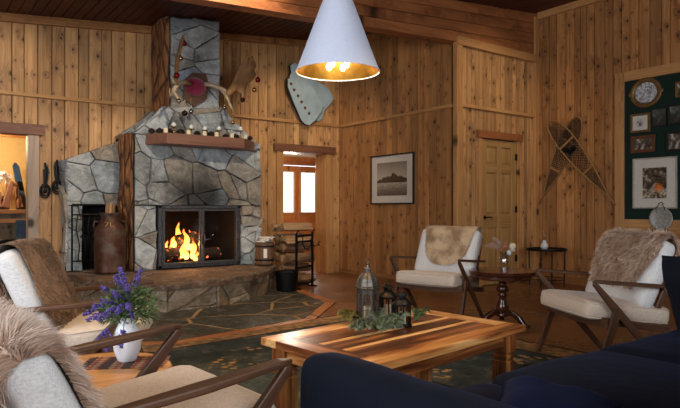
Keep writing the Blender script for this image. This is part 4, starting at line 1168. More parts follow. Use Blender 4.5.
# ---- iron traps on the left wall
def trap(px, py0, py1, label, dx):
    a = wallA(px, py0); b = wallA(px, py1); o = empty('iron_trap', (a.x, 8.02, a.z), 0, label, 'trap', 'rusty iron traps on the left wall'); h = a.z-b.z
    f = MB(); f.tube([(0,-.0,.0),(0,-.03,0)], .006, 6); f.tube([(0,-.025,0),(dx*.2,-.03,-h*.25),(dx*.1,-.03,-h*.55)], .012, 8)
    f.bar([(dx*.3,-.02,-.04),(dx*1.0,-.03,-h*.2),(dx*.5,-.03,-h*.5),(dx*.0,-.03,-h*.8)], [.03,.02,.03,.02], .015, up=(0,1,0))
    f.bar([(-dx*.5,-.02,-.08),(-dx*.2,-.03,-h*.3),(-dx*.3,-.035,-h*.6)], [.02,.03,.02], .012, up=(0,1,0))
    f.build('spring', M['black_iron'], o, smooth=False)
    f = MB()
    for s_ in (1, .72):
        f.tube([(math.cos(t)*.055*s_, -.03-(.012 if s_ < 1 else 0), -h*.82+math.sin(t)*.085*s_) for t in [i*2*PI/20 for i in range(21)]], .009, 8, cap=False)
    f.ball((0,-.035,-h*.82), (.025,.008,.03)); f.build('jaw', M['black_iron'], o, smooth=True)
    f = MB()
    for i in range(6): f.tube([(dx*.8+math.cos(t)*.01, -.03+(math.sin(t)*.01 if i%2 else 0), -.04-i*.028+math.sin(t)*.017) for t in [j*2*PI/10 for j in range(11)]], .003, 5, cap=False)
    f.build('chain', M['black_iron'], o, smooth=True)
trap(45, 163, 197, 'rusty iron trap nearer the doorway on the left wall', .03)
trap(57, 160, 193, 'rusty iron trap nearer the stone wing on the left wall', -.03)

# ---- moose antlers on a plaque, on the chimney
A = empty('antler_mount', (3.02, 7.34, 2.62), 0, 'pair of moose antlers on a wooden plaque with a maroon pad on the chimney', 'antlers')
def onC(px, py, y=7.25): p = wallA(px, py, y); return (p.x-3.02, p.y-7.34, p.z-2.62)
hx = [onC(*q, 7.32) for q in ((184,80),(193,72.5),(206,74),(209,86),(207,99),(194,107),(184,99))]
f = MB(); f.prism([(q[0], q[2]) for q in hx][::-1], 0, .035, lambda a,b,h: (a, -h, b)); f.build('plaque', M['plaque'], A, bevel=.008)
f = MB(); q = onC(197, 86.5); f.ball((q[0], -.05, q[2]), (.145,.075,.12), 24, 14); f.build('velvet_pad', M['maroon'], A, smooth=True)
f = MB(); q0 = onC(206, 84, 7.2)
pts = [onC(205,84,7.24), onC(213,85.5,7.18), onC(221,88.5,7.12), onC(227,92,7.08)]
f.tube(pts, [.032,.028,.028,.03], 10)
f.tube([onC(221,88.5,7.12), onC(227,97,7.05), onC(230,104,7.0), onC(234,113,6.98)], [.022,.024,.018,.004], 8)
f.build('beam', M['antler'], A, smooth=True)
# palm
def palm(outl, y0, yc, th, name, mat):
    b = MB(); o3 = [V(onC(px, py, y0)) for px, py in outl]; c = sum(o3, V((0,0,0)))/len(o3); n = len(o3)
    dense = []
    for i in range(n):
        p0, p1, p2, p3 = o3[i-1], o3[i], o3[(i+1)%n], o3[(i+2)%n]
        for k in range(4):
            t = k/4; dense.append(.5*((2*p1)+(p2-p0)*t+(2*p0-5*p1+4*p2-p3)*t*t+(3*p1-p0-3*p2+p3)*t**3))
    m = len(dense); rows = [(1.0, 0), (.93, 1), (.5, 1), (0.05, .9)]
    for sd in (1, -1):
        for (s_, tk) in rows:
            for p in dense:
                q = c+(p-c)*s_; d = (q-c).length
                b.v.append(q+V((0, -sd*th*tk + yc*(d*d) , 0))); b.rnd.append(.5); b.pc.append(q)
    R_ = len(rows)
    for sd in range(2):
        for r_ in range(R_-1):
            for k in range(m):
                k2 = (k+1)%m; a0 = (sd*R_+r_)*m
                b.f.append([a0+k, a0+k2, a0+m+k2, a0+m+k])
        b.f.append([(sd*R_+R_-1)*m+k for k in range(m)])
    for k in range(m):
        k2=(k+1)%m; b.f.append([k, k2, R_*m+k2, R_*m+k])
    return b.build(name, mat, A, smooth=True)
palm([(226,92),(230,86),(234,78),(238,68),(243,62),(246,55),(248,54),(249,58),(252,56.5),(253.5,60),(256,66),(254,70),(256,75),(252,81),(248,84),(246,89),(245,97),(243,102),(241,99),(241,94),(236,91),(231,95),(227,97)], 7.06, -.25, .016, 'palm', M['antler_brown'])
f = MB(); pts = [onC(190,84,7.22), onC(184,82,7.1), onC(177,85,7.0), onC(173,93,6.92)]
f.tube(pts, [.034,.032,.032,.026], 10)
f.tube([onC(178,85,7.0), onC(173.5,82,6.9), onC(171,76,6.84)], [.024,.018,.005], 8)
f.tube([onC(174,92,6.92), onC(178,98,6.9), onC(179,104,6.88)], [.024,.016,.004], 8)
f.tube([onC(173,92,6.92), onC(170,98,6.9), onC(170,88,6.85)], [.02,.014,.004], 8); f.build('beam', M['antler'], A, smooth=True)
palm([(174,84),(175,72),(176,60),(179,47),(182,36),(184,38),(182,48),(180,58),(179,68),(178,80),(177,86)], 7.0, .0, .02, 'palm', M['antler_brown'])

# ---- baubles hanging from the antlers and garland wire
BG = 'baubles hung from the antlers'
def bauble(px, py, y, mat, r, label, hang=.10):
    p = wallA(px, py, y); o = empty('bauble', (p.x, p.y, p.z), 0, label, 'bauble', BG)
    b = MB(); b.ball((0,0,0), r, 18, 12); b.build('ball', mat, o, smooth=True)
    b = MB(); b.lathe([(.010,r-.002),(.010,r+.010),(.004,r+.013)], 10); b.tube([(0,0,r+.012),(0,0,r+hang)], .0015, 5); b.build('hook', M['brass'], o)
for a in [(184.3,43.5,7.27,'red_bauble',.036,'red bauble highest on the chimney beside the tall antler tip',.08),
          (181,58.5,7.0,'gold_bauble',.032,'copper bauble second from the top on the left antler',.08),
          (177,75.5,6.95,'red_bauble',.036,'red bauble halfway down the left antler',.08),
          (179,101,6.86,'silver_bauble',.028,'silver bauble under the left antler fork',.04),
          (185,113.3,7.2,'dark_bauble',.036,'dark red bauble below the plaque, left of a silver one',.14),
          (191.5,111.5,7.2,'silver_bauble',.030,'silver bauble below the plaque, right of the dark red one',.14),
          (258,80,7.0,'red_bauble',.036,'red bauble at the outer edge of the right antler palm',.09),
          (254.5,90,7.0,'gold_bauble',.030,'copper bauble under the red one at the right antler palm',.12),
          (243,100,7.02,'dark_bauble',.030,'dark bauble under the lower point of the right palm',.06),
          (225,108,7.0,'silver_bauble',.026,'silver bauble hanging left of the thin right antler tine',.12),
          (233,122.5,6.98,'gold_bauble',.030,'lowest copper bauble, above the right end of the mantel',.12)]:
    bauble(a[0], a[1], a[2], M[a[3]], a[4], a[5], a[6])

# ---- on the mantel
MT = 1.975
def mx(px, y=7.12): return wallA(px, 130, y).x
spots = [(165.8,'by the left end of the mantel front'),(188.5,'third thing from the left end'),(204.6,'in the middle of the mantel'),(216.6,'just right of the mantel middle'),(232,'standing alone near the right end'),(245.5,'at the right end of the mantel')]
for i, (px, wh) in enumerate(spots):
    o = empty('votive_candle', (mx(px, 7.06), 7.06, MT), 0, ['short cream candle cube by the left end of the mantel', 'short cream candle between the two leftmost candlesticks', 'short cream candle in front of the middle candlestick', 'short cream candle below the fourth candlestick from the left', 'short cream candle alone between the two rightmost candlesticks', 'short cream candle in a brass cup at the far right end of the mantel'][i], 'candle', 'short candles on the mantel')
    b = MB(); b.cushion((.045,.045,.062), .008, 6, c=(0,0,.031)); b.build('candle', M['candle'], o, smooth=True)
    b = MB(); b.tube([(0,0,.06),(.001,0,.072)], .0015, 5); b.build('wick', M['black_iron'], o)
names = ['leftmost brass candlestick with a white ball on the mantel','second brass candlestick from the left on the mantel','middle brass candlestick with a white ball on the mantel','fourth brass candlestick from the left on the mantel','rightmost brass candlestick, apart from the other four']
for i, px in enumerate((174, 191.5, 205, 219, 241)):
    hgt = [.10,.09,.085,.10,.12][i]
    o = empty('candlestick', (mx(px, 7.16), 7.16, MT), 0, names[i], 'candlestick', 'brass candlesticks on the mantel')
    b = MB(); b.lathe([(.03,0),(.03,.006),(.012,.014),(.008,.03),(.014,.04),(.008,.05),(.008,hgt-.012),(.036,hgt-.006),(.040,hgt),(.01,hgt+.004)], 20); b.build('stem', M['brass'], o, smooth=True)
    b = MB(); b.lathe([(.014,hgt+.003),(.028,hgt+.018),(.026,hgt+.038),(.008,hgt+.052),(.002,hgt+.058)], 18); b.build('candle', M['white_ball'], o, smooth=True)
def pine_cone(r, h, seed):
    b = MB(); b.lathe([(r*.3,0),(r*.55,h*.3),(r*.5,h*.6),(r*.1,h)], 10)
    k = 0
    for lv in range(8):
        t = lv/8; rr = r*(math.sin(PI*(t*.8+.16)))
        for j in range(9):
            a = j*2*PI/9+lv*.35; p = V((math.cos(a)*rr*.55, math.sin(a)*rr*.55, h*(t*.9+.06))); e = V((math.cos(a)*rr, math.sin(a)*rr, p.z+h*.05))
            sd = V((-math.sin(a), math.cos(a), 0))*rr*.33
            b.add([p-sd*.6, p+sd*.6, e+sd, e-sd, p+V((0,0,h*.07)), e+V((0,0,h*.035))], [(0,1,2,3),(0,3,5,4),(1,4,5,2),(3,2,5)])
    return b
pcm = pine_cone(.05, .085, 1).build('pine_cone', M['cone'])
plabels = ['behind the candle at the left end of the mantel','at the far left end of the mantel by the chamfer','left of the leftmost candlestick','between the first and second candlesticks','right of the second candlestick','right of the middle candlestick','right of the fourth candlestick','between the fifth short candle and the last candlestick','at the right end beside the last short candle']
for i, px in enumerate((160, 153, 169.5, 181, 197.5, 211.5, 226, 236, 250)):
    o = pcm if i == 0 else pcm.copy()
    if i: C.objects.link(o)
    o.location = (mx(px, 7.22), 7.22 if px > 156 else 7.26, MT); o.rotation_euler = (0, 0, i*1.3); s_ = (1, .9, 1.05, 1.1, 1.0, 1.1, .9, 1, .85)[i]; o.scale = (s_, s_, s_)
    tag(o, 'brown pine cone ' + plabels[i], 'pine cone', 'pine cones on the mantel')
# ================================================================ FURNITURE
random.seed(5)
# ---- rug
RG = (2.20, 2.62); RR = R(4); rw, rh = 3.7, 4.15
def mat_rug():
    t = NT('worn_rug'); o = t.obj(); sx = t.n('ShaderNodeSeparateXYZ'); t.L(o, sx.inputs[0]); x, y = sx.outputs[0], sx.outputs[1]
    ex = t.math('SUBTRACT', rw/2, t.math('ABSOLUTE', x)); ey = t.math('SUBTRACT', rh/2, t.math('ABSOLUTE', y)); e = t.math('MINIMUM', ex, ey)
    n1 = t.noise(o, 3.2, 5, .65); n2 = t.noise(o, 26, 5, .7); n3 = t.noise(o, 9, 4, .6)
    field = t.ramp(n1, [(.3, srgb(48,58,58)), (.5, srgb(70,78,78)), (.7, srgb(102,104,98))])
    # flower medallions
    pet = t.vor(t.map(o, (1,1,0)), 15, 'F1', 1); med = None
    c_, s_ = math.cos(RR), math.sin(RR)
    for (wx, wy, r_) in ((1.84,3.73,.17),(2.12,4.03,.08),(1.42,3.35,.06),(2.78,2.75,.14),(2.35,3.75,.13),(.9,3.2,.12),(3.4,3.3,.16),(3.55,2.55,.17),(3.0,2.05,.12),(2.75,1.55,.13),(3.25,1.75,.10),(2.05,1.45,.12),(3.65,3.0,.09),(1.2,2.9,.07),(1.15,1.3,.14),(2.3,2.9,.12)):
        dx, dy = wx-RG[0], wy-RG[1]
        p_ = t.vmath('SUBTRACT', o, V((dx*c_+dy*s_, -dx*s_+dy*c_, .005))); ln_ = t.n('ShaderNodeVectorMath', _operation='LENGTH'); t.L(p_, ln_.inputs[0])
        m1 = t.rng(t.math('ADD', ln_.outputs['Value'], t.math('MULTIPLY', t.math('SUBTRACT', n3, .5), .18)), r_*.85, r_*1.05, 1, 0)
        med = m1 if med is None else t.math('MAXIMUM', med, m1)
    med = t.math('MULTIPLY', med, t.rng(t.math('ADD', pet, t.math('MULTIPLY', n2, .5)), .50, .72, 1, 0))
    field = t.mix(t.math('MULTIPLY', med, .9), field, srgb(214,168,108))
    sc = t.vor(t.map(o, (1,1,0), loc=(3,1,0)), 6.5, 'DISTANCE_TO_EDGE')
    scr = t.math('MULTIPLY', t.rng(sc, .02, .05, 1, 0), t.rng(n1, .52, .60)); field = t.mix(t.math('MULTIPLY', scr, .45), field, srgb(150,140,116))
    bor = t.ramp(t.math('ADD', t.math('MULTIPLY', n2, .6), t.math('MULTIPLY', pet, .7)), [(.42, srgb(190,146,100)), (.60, srgb(162,122,82)), (.85, srgb(118,98,74))])
    c = t.mix(t.rng(e, .30, .31), bor, field)
    ln = t.math('MULTIPLY', t.math('GREATER_THAN', e, .285), t.math('LESS_THAN', e, .31)); c = t.mix(ln, c, srgb(58,44,34))
    ln = t.math('LESS_THAN', e, .035); c = t.mix(ln, c, srgb(60,50,40))
    wear = t.rng(n2, .35, .65, .72, 1.1); cc = t.n('ShaderNodeCombineXYZ')
    for i in range(3): t.val(cc, i, wear)
    c = t.mix(1.0, c, cc.outputs[0], 'MULTIPLY')
    t.col(c); t.rough(.95); t.p.inputs['Specular IOR Level'].default_value = .1; t.bump(n2, .5, .004); return t.m
b = MB(); b.box((0,0,.005), (rw, rh, .010)); o = b.build('area_rug', mat_rug(), bevel=.003); o.location = (*RG, .0); o.rotation_euler = (0,0,RR)
tag(o, 'large worn dark green rug with a tan patterned border under the coffee table', 'rug')

# ---- coffee table
CT = (2.032, 2.245); CR = R(7); tw, td, tz = 1.20, .72, .45
T = empty('coffee_table', (*CT, 0.010), CR, 'low sheesham wood coffee table with block legs in the middle of the rug', 'table')
tz_ = tz-.010
top = MB(); th = .036; fwd = .115
hx, hy = tw/2, td/2
top.box((0, -hy+fwd/2, tz_-th/2), (tw, fwd, th), rnd=.5, axis='x'); top.box((0, hy-fwd/2, tz_-th/2), (tw, fwd, th), rnd=.6, axis='x')
top.box((-hx+fwd/2, 0, tz_-th/2+.0004), (fwd, td-2*fwd, th), rnd=.3, axis='y'); top.box((hx-fwd/2, 0, tz_-th/2+.0004), (fwd, td-2*fwd, th), rnd=.6, axis='y')
ys = [-hy+fwd]; pw = [.17, .05, .14, .05, .16, .05]; tot = td-2*fwd; k_ = tot/sum(pw); rr = [.18, .85, .08, .8, .2, .5]
y = -hy+fwd
for w_, r_ in zip(pw, rr):
    top.box((0, y+w_*k_/2, tz_-th/2-.0004), (tw-2*fwd, w_*k_-.0012, th), rnd=r_, axis='x'); y += w_*k_
top.build('tabletop', M['sheesham'], T, bevel=.003)
ap = MB()
for sy in (-1, 1): ap.box((0, sy*(hy-.065), tz_-th-.035), (tw-.22, .022, .07), rnd=.3, axis='x')
for sx_ in (-1, 1): ap.box((sx_*(hx-.065), 0, tz_-th-.035), (.022, td-.22, .07), rnd=.4, axis='y')
ap.build('apron', M['sheesham'], T, bevel=.003)
for sx_ in (-1, 1):
    for sy in (-1, 1):
        l = MB(); cx, cy = sx_*(hx-.085), sy*(hy-.085); zt_ = tz_-th
        segs = [(0, .068), (.02, .085), (zt_-.150, .085), (zt_-.146, .074), (zt_-.138, .074), (zt_-.134, .088), (zt_-.118, .088), (zt_-.114, .074), (zt_-.106, .074), (zt_-.102, .094), (zt_-.0005, .094)]
        n0 = 0
        for z, s_ in segs:
            for (a, c) in ((-1,-1),(1,-1),(1,1),(-1,1)):
                l.v.append(V((cx+a*s_/2, cy+c*s_/2, z))); l.rnd.append(.36); l.pc.append(V((a*s_/2+sx_*3, c*s_/2+sy*5, z)))
        for i in range(len(segs)-1):
            for k in range(4): l.f.append([i*4+k, i*4+(k+1)%4, i*4+4+(k+1)%4, i*4+4+k])
        l.f.append([3,2,1,0]); e = (len(segs)-1)*4; l.f.append([e,e+1,e+2,e+3])
        l.build('leg', M['sheesham'], T, bevel=.002)

# ---- Z frame armchairs
UP = V((-.424, 0, .906)).normalized(); NF = V((.906, 0, .424)).normalized()
BC = V((-.485, 0, .632)); BT, BW, BH = .125, .63, .48
RB = Matrix(((NF.x, 0, UP.x), (0, 1, 0), (NF.z, 0, UP.z)))
def armchair(loc, rz, label, bsh=V((0,0,0))):
    BC = globals()['BC'] + bsh
    A_ = empty('armchair', (*loc, 0 if loc[0] > 3.8 else .010), rz, label, 'armchair', 'wooden armchairs with cushions')
    hw = .355
    tilt = Matrix.Rotation(R(6), 3, 'Y')
    c = MB(); c.cushion((.60, .62, .125), .045, 12, (.006,.006,.016), M=Matrix.Rotation(R(-6), 3, 'Y') @ Matrix.Identity(3), c=(-.285, 0, .385), seed=1); 
    sc_ = c.build('seat_cushion', M['linen'], A_, smooth=True)
    p = MB()
    Mx = Matrix.Rotation(R(-6), 3, 'Y')
    for z in (-.045, .045):
        pts = []
        for (x, y) in ((.296,.27),(.296,-.27),(.27,-.306),(-.27,-.306),(-.29,-.27),(-.29,.27),(-.27,.306),(.27,.306),(.296,.27)): pts.append(Mx @ V((x, y, z)) + V((-.285,0,.385)))
        p.tube(pts, .0045, 6, cap=False)
    p.build('piping', M['linen'], sc_, smooth=True)
    c = MB(); c.cushion((BT, BW, BH), .05, 12, (.014,.0,.006), M=RB, c=BC, seed=4); bc = c.build('back_cushion', M['linen_grey'], A_, smooth=True)
    for s_ in (1, -1):
        y = s_*hw
        f = MB(); f.bar([(.012, y, .601), (-.03, y, .600), (-.28, y, .578), (-.56, y*.985, .556)], [.020,.046,.056,.042], [.014,.022,.024,.022], up=(0,0,1)); f.build('armrest', M['chairwood'], A_, bevel=.006)
        f = MB(); f.bar([(.004, y, .592), (-.13, y, .44), (-.36, y, .195), (-.535, y, .0)], [.024]*4, [.030,.052,.048,.032], up=(1,0,.9)); f.build('rear_leg', M['chairwood'], A_, bevel=.006)
        f = MB(); f.bar([(-.16, y, .43), (-.09, y, .22), (-.015, y, .0)], [.026]*3, [.060,.046,.030], up=(1,0,.3)); f.build('front_leg', M['chairwood'], A_, bevel=.006)
        f = MB(); q0 = BC - NF*(BT/2+.030) + V((0, s_*(hw-.065), 0)); f.bar([q0-UP*.34, q0, q0+UP*.20], [.026]*3, [.045,.040,.028], up=NF); f.build('back_post', M['chairwood'], A_, bevel=.005)
    f = MB()
    for s_ in (1, -1): f.bar([(-.07, s_*(hw-.028), .352), (-.55, s_*(hw-.028), .280)], .022, .045)
    f.bar([(-.085, -hw, .335), (-.085, -hw*.5, .322), (-.085, 0, .316), (-.085, hw*.5, .322), (-.085, hw, .335)], .024, [.055,.05,.045,.05,.055])
    f.bar([(-.54, -hw, .285), (-.54, hw, .285)], .024, .045)
    for x in (-.18, -.30, -.42): f.bar([(x, -hw+.03, .335+x*.12), (x, hw-.03, .335+x*.12)], .05, .010)
    f.build('seat_frame', M['chairwood'], A_, bevel=.004)
    f = MB()
    for t in (.40, .60, .80, .985):
        b_ = BC - NF*(BT/2+.022) + UP*(-.22+.40*t); f.bar([b_+V((0, -hw+.07, 0)), b_+V((-.006, 0, 0)), b_+V((0, hw-.07, 0))], .014, .042)
    f.build('back_slats', M['chairwood'], A_, bevel=.003)
    return A_
CH = [((3.90, 3.985), R(197), 'wooden armchair against the closet corner, left of the round pedestal table'),
      ((3.63, 2.365), R(154), 'wooden armchair on the right with a shaggy fleece, beside the navy sofa'),
      ((1.11, 3.36), R(-25), 'wooden armchair nearest the stone hearth, behind the vase of lavender'),
      ((.905, 1.885), R(5), 'wooden armchair at the lower left corner with a long haired fleece')]
BSH = [V((0,0,0)), V((0,0,-.01)), V((-.055,0,-.01)), V((-.125,0,-.13))]
for (l, r_, lb), bs in zip(CH, BSH): armchair(l, r_, lb, bs)
EPS = .0
def pelt(chair, name, mat, label, wfun, back, front, L, wd, n, lean, seed, spread=.5, droop=.5, u0=0.0, base_z=.004):
    BC = globals()['BC'] + BSH[CH.index(chair)]
    """hide laid over the top of the back cushion; s runs from behind, over the top, down the front"""
    rg = random.Random(seed); (lx_, ly_), rz, _ = chair
    o = empty(name, (lx_, ly_, 0 if lx_ > 3.8 else .010), rz, label, 'sheepskin', 'hides on the armchairs')
    topc = BC + UP*(BH/2+.006); rr = BT/2+.005
    arc = PI*rr
    def P(s, w_):
        if s < 0: p = topc - NF*rr + UP*(s) - UP*rr*.6; n_ = -NF; t = UP
        elif s < arc:
            a = s/rr; n_ = -NF*math.cos(a) + UP*math.sin(a); p = topc - UP*rr*.6 + n_*rr; t = NF*math.cos(a)*0 + NF*math.sin(a) + UP*math.cos(a)
        else: p = topc + NF*rr - UP*(s-arc) - UP*rr*.6; n_ = NF; t = -UP
        bulge = .012*max(0, 1-(2*w_/BW)**2) if s > arc else 0
        e_ = min(.049, max(0, abs(w_)-(BW/2-.05))); bulge -= .05-math.sqrt(.0025-e_*e_)
        return p + V((0, w_+u0, 0)) + n_*(base_z+bulge), n_, t
    Ltot = back+arc+front; g = MB(); ns, nw = 30, 22
    def hwid(q):  # q from 0 (back end) to 1 (front end)
        return wfun(q)
    for i in range(ns+1):
        q = i/ns; s = -back+q*Ltot
        for j in range(nw+1):
            v_ = j/nw*2-1; w_ = v_*hwid(q)
            p, n_, t = P(s, w_)
            g.v.append(p + n_*.004*noise.noise(p*20)); g.rnd.append(.4); g.pc.append(V((0,0,.35)))
    for i in range(ns):
        for j in range(nw):
            a = i*(nw+1)+j; g.f.append([a, a+1, a+nw+2, a+nw+1])
    # strands, in small clumps
    for k in range(n):
        q = rg.random(); s = -back+q*Ltot; W = hwid(q)
        if rg.random()*(BW*.55) > W: continue
        w_ = rg.uniform(-1, 1)*W
        if rg.random() < .12: w_ = math.copysign(W*rg.uniform(.94,1.02), w_)
        p, n_, t = P(s, w_)
        cl = noise.noise_vector(V((w_*26, s*26, seed)))   # clump direction
        flow = t if s > arc*.4 else -t
        dn = n_*(1-lean) + flow*lean + cl*spread*.8 + V((rg.gauss(0,1), rg.gauss(0,1), rg.gauss(0,1)))*.12*spread
        edge = abs(w_)/max(W, .01)
        if edge > .85: dn += V((0, math.copysign(.5, w_), 0))
        if q > .93: dn -= UP*.5
        g.strand(p, dn, L*rg.uniform(.6, 1.15), wd, droop, rnd=min(1, max(0, .5+cl.x*.7+rg.uniform(-.2,.2))))
    m = g.build('fleece', mat, o, smooth=True, fix=False)
    return o
random.seed(9)
pelt(CH[0], 'sheepskin', M['fur_mottled'], 'short haired mottled hide on the armchair left of the round pedestal table',
     lambda q: .285 if q < .45 else (.285-.05*math.sin((q-.45)/.3*PI/2) if q < .75 else .235*math.sqrt(max(0.02, 1-((q-.75)/.26)**2))*.95), .20, .37, .014, .0016, 9000, .75, 2, .35, .3, u0=.02)
pelt(CH[1], 'sheepskin', M['fur_tan'], 'shaggy tan fleece over the right armchair next to the navy pillow',
     lambda q: .30 if q < .7 else .30-.09*(q-.7)/.3, .25, .33, .050, .0019, 13000, .5, 3, .55, .35)
pelt(CH[2], 'sheepskin', M['fur_brown'], 'dark brown hide over the armchair nearest the hearth',
     lambda q: .285+.015*math.sin(q*9), .22, .42, .026, .0016, 14000, .7, 5, .5, .4, u0=-.0)
pelt(CH[3], 'sheepskin', M['fur_long'], 'long haired pinkish fleece over the armchair at the lower left corner',
     lambda q: .30+.015*math.sin(q*11), .0, .50, .062, .0012, 24000, .45, 7, .6, .35)

# ---- round pedestal table with its vase
D = empty('pedestal_table', (4.42, 3.50, 0), .5, 'round dark mahogany pedestal table between the two far armchairs', 'table')
b = MB(); b.lathe([(.02,.468),(.285,.468),(.298,.474),(.303,.484),(.298,.492),(.300,.498),(.296,.504),(.02,.505)], 56); b.build('tabletop', M['dark_table'], D, smooth=False); smooth_angle(D.children[0], 35)
b = MB(); b.lathe([(.02,.425),(.262,.430),(.266,.440),(.266,.467),(.02,.468)], 56); b.build('apron', M['dark_table'], D)
b = MB(); b.lathe([(.05,.425),(.055,.41),(.035,.40),(.032,.375),(.05,.355),(.056,.335),(.048,.31),(.03,.295),(.045,.285),(.045,.275),(.033,.262),(.040,.225),(.052,.19),(.058,.16),(.052,.13),(.036,.115),(.05,.10),(.05,.085),(.02,.08)][::-1], 28); b.build('pedestal', M['dark_table'], D, smooth=True)
for k in range(3):
    a = k*2*PI/3+.2; d_ = V((math.cos(a), math.sin(a), 0))
    b = MB(); b.bar([d_*.02+V((0,0,.115)), d_*.09+V((0,0,.125)), d_*.16+V((0,0,.085)), d_*.215+V((0,0,.028)), d_*.26+V((0,0,.018))], [.04,.045,.045,.045,.05], [.06,.055,.05,.034,.032]); b.build('foot', M['dark_table'], D, bevel=.010)
Vv = floor_pt(504.5, 264.5, .505); o = empty('glass_vase', (Vv.x, Vv.y, .5055), 0, 'small clear glass vase of dried flowers on the pedestal table', 'vase')
b = MB(); b.lathe([(.043,0),(.046,.01),(.046,.125),(.043,.125),(.042,.012),(.002,.010)], 28); b.f = b.f[:-1]; b.build('vase', M['thin_glass'], o, smooth=True)
def flower_ball(mb, c, r, n, seed):
    rg = random.Random(seed)
    for i in range(n):
        d = V((rg.gauss(0,1), rg.gauss(0,1), rg.gauss(0,1))).normalized(); p = V(c)+d*r*rg.uniform(.6,1); u = d.orthogonal().normalized()*r*.28; w_ = d.cross(u).normalized()*r*.28
        mb.add([p-u, p+w_, p+u, p-w_, p+d*r*.12], [(0,1,4),(1,2,4),(2,3,4),(3,0,4)], rg.random())
def plume(mb, p0, d, L, n, w_, seed):
    rg = random.Random(seed); p0 = V(p0); d = V(d).normalized()
    for i in range(n):
        t = rg.random(); p = p0+d*L*t+V((0,0,-.3*L*t*t)); dd = (d+V((rg.gauss(0,1), rg.gauss(0,1), rg.gauss(0,1)))*.55).normalized()
        mb.strand(p, dd, w_*(1-.5*t), .0012, .4, rg.random())
stems = MB()
rt = V((.805,-.593,0))
def S_(dx, dz, dy=0): return rt*dx+V((.593,.805,0))*dy+V((0,0,dz))
for q in (S_(-.13,.24), S_(-.07,.26), S_(-.01,.20,-.02), S_(.075,.17), S_(-.04,.15,-.03), S_(.03,.25), S_(.03,.13,-.03)):
    stems.tube([S_(0,.02), S_(0,.11)+q*.1, q], .0018, 5)
stems.build('stems', M['snowshoe'], o)
b = MB(); plume(b, S_(-.04,.17), S_(-.9,.35), .15, 700, .05, 1); plume(b, S_(-.03,.19), S_(-.6,.8), .13, 600, .05, 2); plume(b, S_(-.08,.2,.03), S_(-.9,.1), .10, 400, .04, 9); b.build('pampas_plume', M['pampas'], o, fix=False)
b = MB(); flower_ball(b, S_(.085,.185), .035, 120, 3); flower_ball(b, S_(.09,.145,.01), .024, 80, 4); b.build('cream_flower', M['cream_flower'], o, fix=False)
b = MB(); flower_ball(b, S_(.0,.18,-.02), .026, 90, 5); flower_ball(b, S_(-.04,.15,-.03), .02, 60, 6); flower_ball(b, S_(.02,.21), .018, 60, 7); b.build('rose_flower', M['rose_flower'], o, fix=False)
b = MB(); flower_ball(b, S_(.035,.12,-.04), .028, 80, 8); b.build('white_flower', M['ceramic'], o, fix=False)

# ---- small black corner table and vase
D = empty('corner_table', (7.17, 4.93, 0), .3, 'small round black metal table in the corner under the snowshoes', 'table')
b = MB(); b.lathe([(.02,.485),(.262,.485),(.268,.49),(.268,.515),(.262,.515),(.258,.496),(.02,.495)], 48); b.build('tray_top', M['black_iron'], D); smooth_angle(D.children[0])
for k in range(4):
    a = k*PI/2; b = MB(); b.tube([(math.cos(a)*.245, math.sin(a)*.245, .487), (math.cos(a)*.235, math.sin(a)*.235, 0)], .009, 8); b.build('leg', M['black_iron'], D)
b = MB(); b.tube([(math.cos(t*2*PI/32)*.238, math.sin(t*2*PI/32)*.238, .10) for t in range(33)], .006, 6, cap=False); b.build('ring', M['black_iron'], D, smooth=True)
o = empty('bud_vase', (7.15, 4.95, .4965), 0, 'little white vase of dried sprigs on the black corner table', 'vase')
b = MB(); b.lathe([(.03,0),(.05,.03),(.052,.06),(.028,.10),(.022,.125),(.026,.13)], 20); b.build('vase', M['ceramic'], o, smooth=True)
b = MB()
for i in range(8):
    a = i*.8; e = V((math.cos(a)*.05, math.sin(a)*.05, .24+.02*(i%3))); b.tube([(0,0,.12), e*.6+V((0,0,.03)), e], .002, 5)
b.build('stems', M['snowshoe'], o)
b = MB(); plume(b, (0,0,.17), (-.2,.1,1), .13, 160, .03, 5); b.build('plume', M['pampas'], o, fix=False)

# ---- live edge side table between the two left chairs
TC = (.675, 2.60); TZ = .40
o = empty('side_table', (*TC, 0), 0, 'round live edge wooden side table between the two left armchairs', 'table')
b = MB(); n = 56; rg = random.Random(2)
for (s_, z) in ((.90,TZ-.075),(.97,TZ-.05),(1.0,TZ-.02),(.975,TZ-.003),(.96,TZ),(.0,TZ)):
    for k in range(n):
        a = 2*PI*k/n; r_ = .293*(1+.045*noise.noise(V((math.cos(a)*1.6, math.sin(a)*1.6, 3)))+.02*noise.noise(V((math.cos(a)*6, math.sin(a)*6, 8))))
        b.v.append(V((math.cos(a)*r_*s_, math.sin(a)*r_*s_, z))); b.rnd.append(.5); b.pc.append(V((math.sin(a)*r_*s_, z, math.cos(a)*r_*s_)))
for i in range(5):
    for k in range(n): k2=(k+1)%n; b.f.append([i*n+k, i*n+k2, (i+1)*n+k2, (i+1)*n+k])
b.f.append([k for k in range(n)][::-1]); b.build('tabletop', M['slab'], o, smooth=False)
b = MB(); 
for k in range(n):
    a = 2*PI*k/n; pass
pts = [(math.cos(2*PI*k/n)*.292*(1+.045*noise.noise(V((math.cos(2*PI*k/n)*1.6, math.sin(2*PI*k/n)*1.6, 3)))), math.sin(2*PI*k/n)*.292*(1+.045*noise.noise(V((math.cos(2*PI*k/n)*1.6, math.sin(2*PI*k/n)*1.6, 3)))), TZ-.04+.006*noise.noise(V((k*.7,0,0)))) for k in range(n+1)]
b.tube(pts, .016, 8, cap=False, flat=.5); 
for i, p in enumerate(b.v): b.v[i] = p + V((p.x, p.y, 0)).normalized()*.008*noise.noise(p*30)
b.build('bark_edge', plain('pale_bark', srgb(150,132,104), .9, var=.45, scale=30, bump=.6), o)
